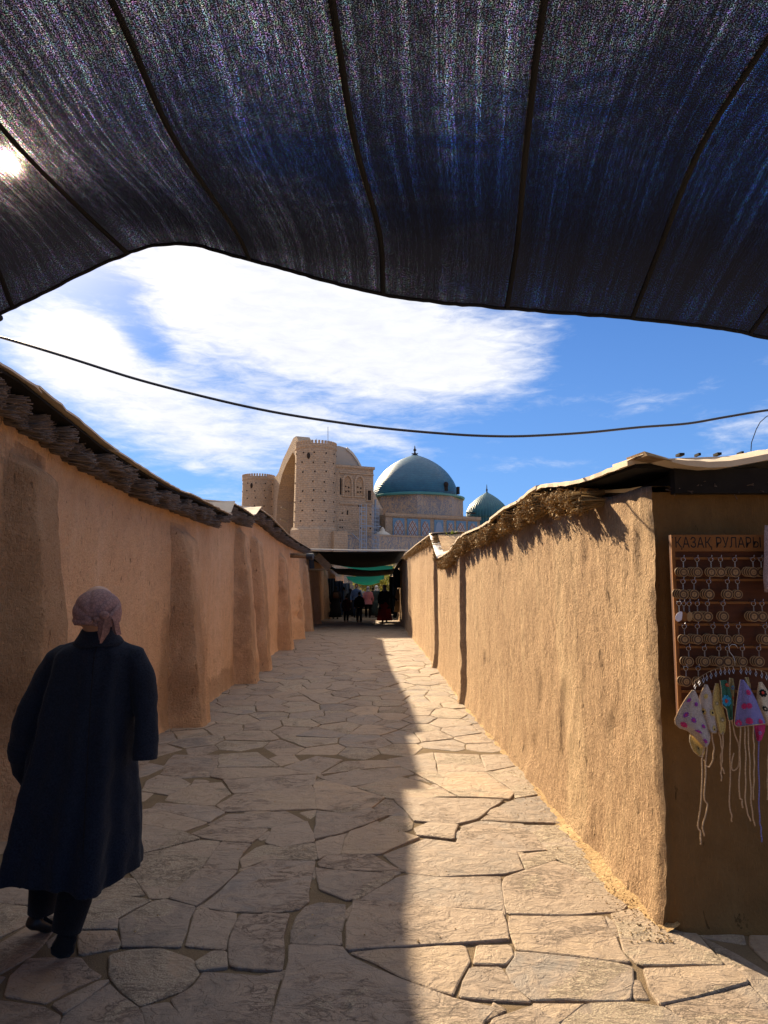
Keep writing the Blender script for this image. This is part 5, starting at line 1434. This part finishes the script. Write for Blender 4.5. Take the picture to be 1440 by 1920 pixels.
kerchief('cream kerchief with yellow daisies, second from the left on the hanger', [(1322,1283,1327,1284),(1312,1305,1334,1300),(1307,1330,1341,1325),(1315,1350,1346,1345),(1322,1368,1346,1368),(1330,1374,1344,1374)], M['k_white'],
  [(.25,.45,.011,'k_yellow','k_black'),(.75,.50,.011,'k_yellow','k_black'),(.5,.22,.008,'k_yellow','k_yellow'),(.7,.8,.009,'k_yellow','k_black')], 3.30, [[(1334,1372),(1338,1400),(1337,1420),(1331,1437),(1325,1436),(1320,1425)]], seed=2)
kerchief('yellow flowered lower flap hanging behind the leftmost kerchief', [(1294,1378,1312,1385),(1293,1390,1320,1400),(1300,1408,1322,1412),(1310,1417,1318,1419)], M['k_yellow'], [(.5,.5,.008,'k_khaki','k_black')], 3.315, [], seed=3, tie='k_cream')
kerchief('ochre openwork kerchief between the daisy one and the blue flower one', [(1342,1281,1346,1282),(1337,1300,1351,1300),(1336,1325,1356,1325),(1342,1350,1362,1350),(1347,1368,1360,1372),(1350,1376,1357,1376)], M['k_yellow'], [(.4,.35,.007,'k_khaki','k_cream'),(.6,.6,.008,'k_khaki','k_cream')], 3.305,
  [[(1348,1372),(1353,1402),(1351,1430),(1359,1451)], [(1356,1372),(1354,1420),(1352,1445),(1353,1465)]], seed=4)
kerchief('dark green kerchief with one large blue flower and orange centre', [(1350,1276,1362,1275),(1352,1290,1368,1290),(1353,1306,1372,1306),(1354,1322,1374,1322),(1362,1330,1374,1334),(1366,1352,1374,1350)], M['k_green'],
  [(.42,.50,.0185,'k_blue','k_red'),(.8,.12,.006,'k_red','k_khaki')], 3.295, [[(1368,1348),(1369,1420),(1368,1510),(1371,1525),(1372,1541)], [(1371,1345),(1376,1370),(1384,1395),(1386,1425),(1380,1443),(1371,1440),(1376,1412)]], seed=5, tie='k_tie')
kerchief('narrow green kerchief with a blue flower, just left of the lilac one', [(1368,1271,1375,1272),(1366,1288,1378,1288),(1368,1306,1377,1306),(1370,1322,1376,1322)], M['k_khaki'], [(.6,.35,.007,'k_blue','k_red'),(.6,.72,.006,'k_red','k_red')], 3.31, [], seed=6)
kerchief('lilac blue kerchief with rosy flowers, widest in the middle of the hanger', [(1388,1274,1395,1275),(1384,1295,1408,1293),(1381,1318,1419,1315),(1378,1342,1428,1337),(1377,1358,1436,1356),(1382,1363,1434,1357)], M['k_lilac'],
  [(.72,.24,.009,'k_pink','k_pink'),(.35,.46,.009,'k_pink','k_pink'),(.58,.46,.009,'k_pink','k_pink'),(.12,.80,.010,'k_pink','k_lilac'),(.48,.74,.011,'k_pink','k_pink'),(.85,.78,.009,'k_pink','k_pink')], 3.28,
  [[(1388,1362),(1387,1430),(1386,1490),(1391,1500),(1392,1515)], [(1396,1362),(1398,1430),(1398,1505),(1407,1540)], [(1402,1362),(1406,1440),(1409,1510),(1415,1549)], [(1412,1360),(1414,1430),(1412,1500)]], seed=7)
kerchief('rosy lower corner flap with a lilac edge below the lilac kerchief', [(1410,1355,1436,1357),(1415,1370,1434,1372),(1418,1385,1428,1388),(1420,1390,1424,1391)], M['k_pink'], [(.5,.4,.006,'k_lilac','k_pink')], 3.30, [[(1422,1390),(1423,1480),(1424,1535),(1427,1555),(1428,1579)]], seed=8, tie='k_lilac')
kerchief('cream kerchief with a red and black flower at the right edge of the picture', [(1423,1279,1429,1279),(1420,1296,1440,1296),(1419,1318,1452,1318),(1426,1340,1460,1342),(1434,1360,1462,1362)], M['k_cream'],
  [(.45,.28,.013,'k_black','k_red'),(.35,.62,.009,'k_black','k_cream'),(.7,.8,.009,'k_black','k_red')], 3.305, [[(1446,1362),(1440,1420),(1439,1500)]], seed=9)
kerchief('small khaki kerchief tip clipped just right of the lilac one', [(1397,1270,1402,1270),(1399,1280,1406,1282),(1402,1295,1408,1300)], M['k_khaki'], [], 3.30, [], seed=10)
mb = MB(); n, m = 8, 14
for_pts = [(1434,985,1466,985),(1433,1000,1466,1000),(1433,1040,1466,1040),(1431,1080,1462,1080),(1434,1110,1462,1112)]
def pk(s, t):
    f = t*(len(for_pts)-1); i = min(len(for_pts)-2, int(f)); u = f-i; r = [for_pts[i][k]+(for_pts[i+1][k]-for_pts[i][k])*u for k in range(4)]
    return PY(r[0]+(r[2]-r[0])*s, r[1]+(r[3]-r[1])*s, 3.36-.03*math.sin(math.pi*s)+.008*math.sin(s*14))
mb.add([pk(i/(n-1), j/(m-1)) for i in range(n) for j in range(m)], [(i*m+j, (i+1)*m+j, (i+1)*m+j+1, i*m+j+1) for i in range(n-1) for j in range(m-1)])
o = build('hanging_cloth', mb, M['k_pale'], None, smooth=True, origin=tuple(pk(.5, 0))); so = o.modifiers.new('s', 'SOLIDIFY'); so.thickness = .006
tag(o, 'pale pink cloth hanging over the right side of the brown board', 'cloth')

# ------------------------------------------------------------------ people
M['skin'] = simple('skin', (.36, .20, .13), .6, .35, .12, 20, .05); M['navy'] = None
def wool(name, col, sc=900):
    m, t, b = new_mat(name, .95, .08); g = t.add('ShaderNodeTexCoord').outputs['Object']
    n = t.noise(g, 140, 3, .7).outputs[0]; n2 = t.noise(t.mapv(g, (3, 3, 1)), 3, 4, .6).outputs[0]
    c = t.mix(t.smooth(n, .3, .7), tuple(x*.65 for x in col), tuple(min(1, x*1.5) for x in col)); c = t.mix(t.m('MULTIPLY', n2, .35), c, tuple(x*.6 for x in col))
    t.l.new(c, b.inputs['Base Color']); b.inputs['Sheen Weight'].default_value = .05; b.inputs['Sheen Roughness'].default_value = .5
    bump(t, b, t.m('ADD', n, t.m('MULTIPLY', n2, 2.0)), .5, .004); return m
M['navy'] = wool('navy_wool', (.012, .0155, .025)); M['black_wool'] = wool('black_wool', (.008, .008, .010)); M['shoe'] = simple('black_leather', (.012, .011, .012), .5, .4, .2, 40, .1)
def scarf_mat():
    m, t, b = new_mat('scarf_cloth', .9, .12); g = t.add('ShaderNodeTexCoord').outputs['Object']
    ck = t.add('ShaderNodeTexVoronoi', ins={'Vector': g, 'Scale': 62.0}); ck.feature = 'DISTANCE_TO_EDGE'
    n = t.noise(g, 9, 4, .6).outputs[0]; fine = t.noise(t.mapv(g, (1, 1, 4)), 160, 2, .5).outputs[0]
    c = t.mix(n, (.19, .095, .075), (.26, .145, .14)); c = t.mix(t.m('MULTIPLY', t.smooth(ck.outputs[0], .16, .06), .75), c, (.10, .05, .055)); c = t.mix(t.m('MULTIPLY', fine, .3), c, (.5, .38, .36))
    t.l.new(c, b.inputs['Base Color']); bump(t, b, fine, .4, .002); return m
M['scarf'] = scarf_mat()
D = 3.15
def w(px, py, d=D): return P(px, py, d)
woman = thing('person', 'elderly person in a long navy coat and mauve headscarf walking away at the left', 'person', (-1.38, 3.2, 0))
# the body: one continuous figure hidden under the clothes
hd = w(181, 1152)
mb = MB()
pel = w(150, 1470, 3.2); chest = w(172, 1290, 3.2); neck = w(178, 1205, 3.18)
mb.tube([w(146, 1520, 3.2), pel, w(160, 1390, 3.2), chest, w(176, 1235, 3.2), neck, w(180, 1170, 3.15)], [.12, .13, .11, .115, .095, .055, .05], 14)
mb.ell(hd+Vector((0, .01, .02)), (.078, .095, .105)); mb.ell(hd+Vector((-.028, .05, -.035)), (.052, .06, .06)); mb.ell(hd+Vector((-.05, .12, -.02)), (.012, .022, .02)); mb.ell(hd+Vector((-.075, .0, -.02)), (.012, .022, .032)); mb.ell(hd+Vector((.078, .0, -.02)), (.012, .022, .032))
def arm(mb, sh, el, wr, hdir, r=(.05, .042, .028)):
    mb.tube([sh, el, wr], r, 10); hdir = Vector(hdir).normalized(); side = hdir.cross(Vector((0, 1, 0))).normalized() if abs(hdir.y) < .9 else Vector((1, 0, 0)); nrm = hdir.cross(side)
    c = Vector(wr)+hdir*.05; mb.tube([wr, c, Vector(wr)+hdir*.09], [.026, .034, .03], 8, flat=.6)
    for i, (o, L) in enumerate(((-.027, .062), (-.009, .072), (.009, .068), (.026, .055))):
        b0 = Vector(wr)+hdir*.075+side*o; mb.tube([b0, b0+hdir*L*.5+nrm*.006, b0+hdir*L*.85+nrm*.025], [.010, .009, .007], 6)
    b0 = Vector(wr)+hdir*.02-side*.02; mb.tube([b0, b0+hdir*.03-side*.014, b0+hdir*.058-side*.012], [.012, .010, .008], 6)
arm(mb, w(245, 1235, 3.2), w(273, 1308, 3.18), w(273, 1342, 3.155), (0, -.05, -1)); arm(mb, w(112, 1240, 3.2), w(52, 1375, 3.2), w(50, 1425, 3.3), (.2, .5, -1))
legL = [w(112, 1500, 3.25), w(84, 1600, 3.32), w(79, 1708, 3.30)]; legR = [w(172, 1500, 3.2), w(155, 1620, 3.12), w(124, 1745, 3.04)]
for lg in (legL, legR): mb.tube(lg, [.09, .06, .04], 10)
mb.tube([legL[2], w(80, 1722, 3.31)], [.034, .02], 8); mb.tube([legR[2], w(122, 1760, 3.05)], [.034, .02], 8)
bd = build('body', mb, M['skin'], woman, smooth=True); remesh(bd, .009, 3)
# trousers and shoes
for lg, rr_ in ((legL, (.095, .064, .062)), (legR, (.095, .074, .060))):
    mb = MB(); mid = lg[1].lerp(lg[2], .55)+Vector((.004, -.006, 0)); mb.tube([lg[0], lg[1], mid, lg[2]], [rr_[0], rr_[1], rr_[1]*.97, rr_[2]], 18)
    o = build('trouser_leg', mb, M['black_wool'], woman, smooth=True)
def shoe(heel, toe, up):
    mb = MB(); d = (toe-heel); L = d.length; d.normalize(); up = Vector(up).normalized(); sd_ = d.cross(up).normalized(); up = sd_.cross(d)
    rings = []
    for t, wd, ht, lift in ((-.02, .028, .040, .022), (.06, .038, .055, .028), (.25, .041, .052, .028), (.5, .043, .040, .020), (.72, .049, .033, .015), (.9, .044, .026, .012), (1.0, .020, .014, .006)):
        c = heel+d*L*t+up*lift; rings.append([c+sd_*wd*math.cos(a)+up*ht*.62*(math.sin(a) if math.sin(a) > 0 else .62*math.sin(a)) for a in [2*math.pi*i/14 for i in range(14)]])
    mb.rings(rings); s_ = build('shoe', mb, M['shoe'], woman, smooth=True)
    mb = MB(); rings = [[heel+d*L*t+sd_*wd*math.cos(a)+up*.008*math.sin(a) for a in [2*math.pi*i/12 for i in range(12)]] for t, wd in ((-.03, .026), (.1, .040), (.4, .038), (.7, .050), (.95, .040), (1.02, .018))]
    mb.rings(rings); build('sole', mb, M['black_wool'], s_, smooth=True)
def on_floor(v, z=.012): v = Vector(v); v.z = max(v.z, z); return v
shoe(w(66, 1712, 3.28), on_floor(G(97, 1747)+Vector((0, 0, .015))), (-.4, -.8, .6)); shoe(w(128, 1752, 3.0), on_floor(G(112, 1800)+Vector((0, .0, .015))), (.1, .6, .8))
# the coat
rowsC = [(1196, 186, 30, .055), (1203, 184, 46, .075), (1211, 183, 66, .095), (1222, 181, 79, .115), (1245, 178, 83, .13), (1300, 169, 85, .15), (1360, 163, 92, .165), (1420, 157, 101, .18), (1480, 149, 113, .20), (1540, 143, 120, .22), (1600, 136, 127, .235), (1636, 131, 129, .245)]
def coatfn(v, i, a):
    t = i/(len(rowsC)-1); r = Vector((math.cos(a), math.sin(a), 0)); back = max(0, -math.sin(a))
    f = .030*t*t*math.sin(a*5+.6)*abs(math.sin(a*2.5+.3))**.5+.012*t*math.sin(a*13+1)+.010*t*math.sin(a*9+2.0+t*2)+.005*math.sin(a*3+t*6)
    v = v+r*f
    # back vent: two overlapping panels right of the middle
    px_a = a-math.radians(294)
    if i >= 9: v = v+r*(.030*math.exp(-((px_a-.03)/.10)**2)*(i-8)/3-.035*math.exp(-((px_a+.14)/.09)**2)*(i-8)/3)
    if i == len(rowsC)-1: v.z += .012*math.sin(a*3+1)-(.012 if 0 < px_a < .6 else 0)
    return v
mb = MB(); mb.loft([(w(c, y, 3.2), hw*3.2/F*.95, ry) for (y, c, hw, ry) in rowsC], 72, coatfn)
mb.tube([w(228, 1222, 3.2), w(250, 1232, 3.2), w(264, 1262, 3.19), w(271, 1310, 3.18), w(274, 1350, 3.16), w(273, 1388, 3.13), w(272, 1418, 3.11)], [.045, .060, .056, .056, .052, .049, .047], 18)
mb.tube([w(128, 1225, 3.2), w(110, 1238, 3.2), w(88, 1272, 3.2), w(66, 1320, 3.19), w(50, 1366, 3.18), w(44, 1400, 3.2), w(46, 1440, 3.24), w(60, 1468, 3.28)], [.045, .062, .062, .064, .063, .058, .058, .045], 18)
coat = build('coat', mb, M['navy'], woman, smooth=True); remesh(coat, .0085, 5, .6)
tx = bpy.data.textures.new('cloth_folds', 'CLOUDS'); tx.noise_scale = .14; dm = coat.modifiers.new('d', 'DISPLACE'); dm.texture = tx; dm.strength = .024; dm.mid_level = .5
for pts_, rr_ in (([w(273, 1396, 3.125), w(272, 1410, 3.115), w(271.5, 1423, 3.11)], [.052, .054, .052]), ([w(44, 1392, 3.2), w(43, 1404, 3.2), w(44, 1418, 3.21)], [.062, .064, .061])):
    mb = MB(); mb.tube(pts_, rr_, 22); build('cuff', mb, M['navy'], coat, smooth=True, auto=50)
mb = MB(); mb.ell(w(20, 1398, 3.17), (.006, .010, .010)); build('button', mb, M['shoe'], coat, smooth=True)
mb = MB(); mb.tube([w(197, y, 3.2)+Vector((0, -dy-.004, 0)) for y, dy in ((1206, .085), (1225, .118), (1300, .155), (1400, .185), (1480, .208), (1560, .232))], .0022, 5); build('back_seam', mb, M['black_wool'], coat)
mb = MB()
def collfn(v, i, a): return v+Vector((0, 0, .012*math.sin(a)+(.004*math.sin(a*4) if i == 0 else 0)))
cc = [(w(185, 1206, 3.19), .108, .098), (w(185, 1199, 3.19), .100, .092), (w(184, 1190, 3.18), .083, .078), (w(184, 1180, 3.17), .070, .068), (w(184, 1177, 3.17), .064, .062), (w(184, 1182, 3.17), .058, .056), (w(185, 1200, 3.18), .060, .058)]
mb.loft(cc, 40, collfn); build('collar', mb, M['navy'], coat, smooth=True)
# headscarf: cap with creases that run to the knot, two tails
hc = w(183, 1146, 3.13); knot = Vector((.022, -.085, -.022)); mb = MB(); rings = []; NU, NVv = 84, 40
for i in range(NVv+1):
    th = math.pi*(.02+.68*i/NVv); rr2 = []
    for j in range(NU):
        a = 2*math.pi*j/NU; n_ = Vector((math.sin(th)*math.cos(a), math.sin(th)*math.sin(a), math.cos(th)))
        p = Vector((n_.x*.098, n_.y*.110, n_.z*.096))
        rel = p-knot; ang_ = math.atan2(rel.z, rel.x); dk = rel.length
        cr_ = abs(math.sin(ang_*4.2+1.1*math.sin(dk*18)+.6)); p += n_*(.0095*(cr_**.45)-.007)*min(1, dk/.03)*(1 if n_.y < .4 else .3)*max(.15, 1-dk/.2)*1.6
        if n_.z < -.2: p += Vector((.004, -.004, 0))*(-n_.z)
        p.z += .012*max(0, n_.x)*(-1 if n_.z < -.3 else 0)
        rr2.append(hc+p)
    rings.append(rr2)
mb.rings(rings); sc = build('headscarf', mb, M['scarf'], woman, smooth=True)
mb = MB(); mb.tube([hc+Vector((-.095, -.02, -.035)), hc+Vector((-.06, -.082, -.044)), hc+Vector((0, -.110, -.040)), hc+Vector((.02, -.113, -.03))], [.010, .013, .014, .012], 10, flat=.5)
mb.tube([hc+Vector((.099, -.01, .03)), hc+Vector((.094, -.058, .0)), hc+Vector((.070, -.092, -.035)), hc+Vector((.03, -.112, -.028))], [.008, .011, .013, .012], 10, flat=.6); build('rolled_edge', mb, M['scarf'], sc, smooth=True)
k0 = w(196, 1153, 3.0)
def tail(pts_, wid, yaw, name='scarf_tail'):
    mb = MB(); rings = []
    for k, (px, py) in enumerate(pts_):
        c = w(px, py, 3.0+.012*k); h = wid[k]*3.05/F
        rings.append([c+Vector((-h, .006, 0)), c+Vector((-h*.35, -.004, 0)), c+Vector((h*.1, -.014, 0)), c+Vector((h, .004, 0)), c+Vector((h*.5, .010, 0)), c+Vector((-h*.4, .012, 0))])
    mb.rings(rings); build(name, mb, M['scarf'], sc, smooth=False)
tail([(197, 1149), (197, 1158), (195, 1172), (193, 1186), (190, 1198), (189.5, 1206)], [5, 12, 12.5, 11, 6, .6], 0)
tail([(213, 1160), (216, 1170), (217, 1180), (221, 1190)], [5, 7, 8, 6], 0)
mb = MB(); mb.ell(k0+Vector((0, -.004, 0)), (.020, .014, .016)); build('scarf_knot', mb, M['scarf'], sc, smooth=True)

# the crowd further down the alley
CLM = {}
def cl(col):
    if col not in CLM: CLM[col] = simple('clothes', col, .9, .1, .25, 12, .2)
    return CLM[col]
def figure(label, px, foot, H, face=0.0, top=(.02, .02, .02), bottom=(.02, .02, .02), kind='trousers', head='hair', hcol=(.015, .012, .01), coat_len=.5, shoe_c=(.02, .02, .02), width=1.0, stride=.1, arm_out=None, extra=None, ty=None):
    base = G(px, foot) if ty is None else ty
    t_ = thing('person', label, 'person', tuple(base)); s = H/1.7; Rz = Matrix.Rotation(face, 3, 'Z')
    def q(x, y, z): return base+Rz @ Vector((x*s, y*s, z*s))
    mb = MB(); mb.tube([q(0, 0, .84), q(0, 0, .95), q(0, 0, 1.1), q(0, 0, 1.3), q(0, 0, 1.42), q(0, 0, 1.5)], [.12*s, .14*s, .11*s, .14*s, .06*s, .05*s], 12)
    mb.ell(q(0, .01, 1.60), (.072*s, .092*s, .11*s)); mb.ell(q(0, .10, 1.58), (.012*s, .02*s, .02*s), nu=8, nv=5)
    fl = [(-.10, stride), (.10, -stride)]
    for sx, yy in fl:
        mb.tube([q(sx*.8, 0, .9), q(sx, yy*.4+.02, .48), q(sx, yy, .08)], [.085*s, .058*s, .04*s], 9); mb.ell(q(sx, yy+.06, .04), (.04*s, .11*s, .04*s), Rz, 8, 6)
    hands = []
    for sx in (-1, 1):
        if arm_out and sx == arm_out: el, wr = q(sx*.38, .05, 1.15), q(sx*.60, .10, 1.0)
        else: el, wr = q(sx*.27, -.02, 1.10), q(sx*.27, .08, .86)
        sh = q(sx*.18, 0, 1.38); mb.tube([sh, el, wr], [.045*s, .038*s, .028*s], 8); hands.append((sh, el, wr)); d = (wr-el).normalized()
        mb.tube([wr, wr+d*.05*s], [.026*s, .03*s], 7)
        for o in (-.018, -.006, .006, .018): mb.tube([wr+d*.04*s+Vector((0, o, 0)), wr+d*.12*s+Vector((0, o*1.3, 0))], [.008*s, .006*s], 5)
        mb.tube([wr+d*.02*s+Vector((0, .02, 0)), wr+d*.07*s+Vector((0, .045, 0))], [.010*s, .007*s], 5)
    b_ = build('body', mb, M['skin'], t_, smooth=True); remesh(b_, .012, 2)
    W_ = width; mb = MB()
    zb = .95-(coat_len-.1) if coat_len > .1 else .92
    mb.loft([(q(0, 0, 1.50), .06*s, .06*s), (q(0, 0, 1.45), .12*s, .09*s), (q(0, 0, 1.41), .185*s*W_, .11*s), (q(0, 0, 1.25), .20*s*W_, .145*s), (q(0, 0, 1.02), .18*s*W_, .14*s), (q(0, 0, min(.9, zb+.15)), .21*s*W_, .165*s), (q(0, 0, zb), (.22+.10*coat_len)*s*W_, (.17+.07*coat_len)*s)], 22,
            lambda v, i, a: v+Vector((math.cos(a), math.sin(a), 0))*(.010*s*math.sin(a*5+i)))
    for (sh, el, wr) in hands: mb.tube([sh+(sh-el)*.05, el, wr-(wr-el)*.1], [.062*s, .055*s, .045*s], 9)
    tp_ = build('top', mb, cl(top), t_, smooth=True); remesh(tp_, .014, 2)
    if kind == 'skirt':
        mb = MB(); mb.loft([(q(0, 0, 1.0), .16*s, .13*s), (q(0, 0, .75), .21*s*W_, .19*s), (q(0, 0, .4), .24*s*W_, .23*s), (q(0, 0, .10), .28*s*W_, .27*s)], 30, lambda v, i, a: v+Vector((math.cos(a), math.sin(a), 0))*(.018*s*i/3*math.sin(a*8))); build('skirt', mb, cl(bottom), t_, smooth=True)
    else:
        for sx, yy in fl: mb = MB(); mb.tube([q(sx*.75, 0, .95), q(sx, yy*.4+.02, .5), q(sx, yy, .09)], [.10*s, .082*s, .07*s], 10); build('trouser_leg', mb, cl(bottom), t_, smooth=True)
    for sx, yy in fl: mb = MB(); mb.ell(q(sx, yy+.05, .045), (.048*s, .125*s, .05*s), Rz, 10, 6); build('shoe', mb, cl(shoe_c), t_, smooth=True)
    mb = MB()
    if head == 'hair': mb.ell(q(0, -.012, 1.635), (.084*s, .095*s, .10*s), Rz, 12, 8)
    else:
        mb.ell(q(0, -.005, 1.62), (.095*s, .108*s, .115*s), Rz, 12, 8); mb.loft([(q(0, 0, 1.56), .08*s, .09*s), (q(0, -.01, 1.48), .10*s, .09*s), (q(0, -.01, 1.42), .15*s, .115*s)], 14)
    build('hair' if head == 'hair' else 'headscarf', mb, cl(hcol), t_, smooth=True)
    if extra: extra(t_, q, s)
    return t_
def backpack(t_, q, s):
    mb = MB(); mb.loft([(q(0, -.2, 1.08), .13*s, .08*s), (q(0, -.21, 1.2), .15*s, .09*s), (q(0, -.19, 1.38), .12*s, .06*s)], 14); build('backpack', mb, cl((.07, .035, .02)), t_, smooth=True)
figure('person in a long black coat with a brown backpack, leftmost in the crowd', 629, 1160.5, 1.74, .1, (.012, .012, .014), (.012, .012, .014), 'skirt', 'scarf', (.01, .01, .012), .75, extra=backpack, width=1.15)
figure('small child in maroon and black with pale shoes walking away', 649, 1166, 1.25, 0, (.035, .012, .014), (.01, .01, .012), coat_len=.35, shoe_c=(.16, .14, .12), stride=.13)
figure('boy in a black jacket and black trousers walking away in the middle of the alley', 673.5, 1167, 1.44, 0, (.010, .010, .012), (.010, .010, .012), coat_len=.2, stride=.09, width=1.1)
figure('tall dark haired person in a blue shirt and blue trousers facing the camera', 668, 1158, 1.86, math.pi, (.08, .13, .26), (.03, .05, .10), coat_len=.15)
figure('person in a light blue shirt deep in the shade behind the maroon child', 644, 1150, 1.72, .3, (.22, .36, .58), (.02, .025, .03), coat_len=.15)
figure('person in a pink blouse and pale headscarf, back to the camera', 690, 1158, 1.72, .05, (.62, .24, .27), (.012, .012, .014), head='scarf', hcol=(.40, .36, .38), coat_len=.32, width=1.05)
figure('person in a white headscarf and long grey green dress beside the pink blouse', 706, 1157.5, 1.78, -.5, (.055, .075, .07), (.055, .075, .07), 'skirt', 'scarf', (.75, .70, .66), .6, width=1.05)
figure('person in a black cloak, deep red skirt and grey headscarf reaching out to the right', 721, 1167.5, 1.78, -.1, (.010, .011, .013), (.11, .012, .012), 'skirt', 'scarf', (.13, .13, .16), .42, arm_out=1, width=1.25)
figure('person in a dark hooded cape behind the blue shirt', 657, 1156, 1.60, .2, (.012, .012, .014), (.012, .012, .014), 'skirt', 'scarf', (.012, .012, .014), .6, width=1.2)
figure('person in a dark jacket far back under the teal canopy', 699, 1150, 1.7, .2, (.03, .03, .035), (.02, .02, .02), head='hair', coat_len=.2)
# brown coat displayed on a stand by the right wall
cb = G(749, 1163); cst = thing('coat_stand', 'brown coat displayed on a metal stand by the right wall at the stalls', 'coat stand', tuple(cb))
mb = MB(); mb.tube([cb+Vector((0, 0, .3)), cb+Vector((0, 0, 1.75))], .02, 8); build('pole', mb, M['chrome'], cst)
for a in (0, 2.1, 4.2): mb = MB(); mb.beam(cb+Vector((0, 0, .35)), cb+Vector((.22*math.cos(a), .22*math.sin(a), .01)), .02); build('leg', mb, M['chrome'], cst)
mb = MB(); mb.loft([(cb+Vector((0, 0, 1.62)), .04, .04), (cb+Vector((0, 0, 1.52)), .17, .10), (cb+Vector((0, 0, 1.2)), .21, .14), (cb+Vector((0, 0, .9)), .22, .15), (cb+Vector((0, 0, .42)), .28, .18)], 20, lambda v, i, a: v+Vector((math.cos(a), math.sin(a), 0))*.012*math.sin(a*6)); build('coat', mb, cl((.10, .065, .04)), cst, smooth=True)
for k, (x_, z_, L, cc_) in enumerate(((.62, 2.55, .9, (.012, .012, .016)), (.5, 2.5, .7, (.02, .02, .03)))):
    yb = 33.5+k*1.5; mb = MB(); x0 = xr(yb)-.22; mb.loft([(Vector((x0, yb, z_)), .03, .03), (Vector((x0, yb, z_-.1)), .14, .22), (Vector((x0, yb, z_-L)), .17, .28)], 16, lambda v, i, a: v+Vector((math.cos(a), math.sin(a), 0))*.015*math.sin(a*5))
    tag(build('hanging_garment', mb, cl(cc_), None, smooth=True, origin=(x0, yb, z_)), ('black garment hanging high on the right wall just under the black canopy' if k == 0 else 'dark navy garment hanging on the right wall behind the black one'), 'garment')
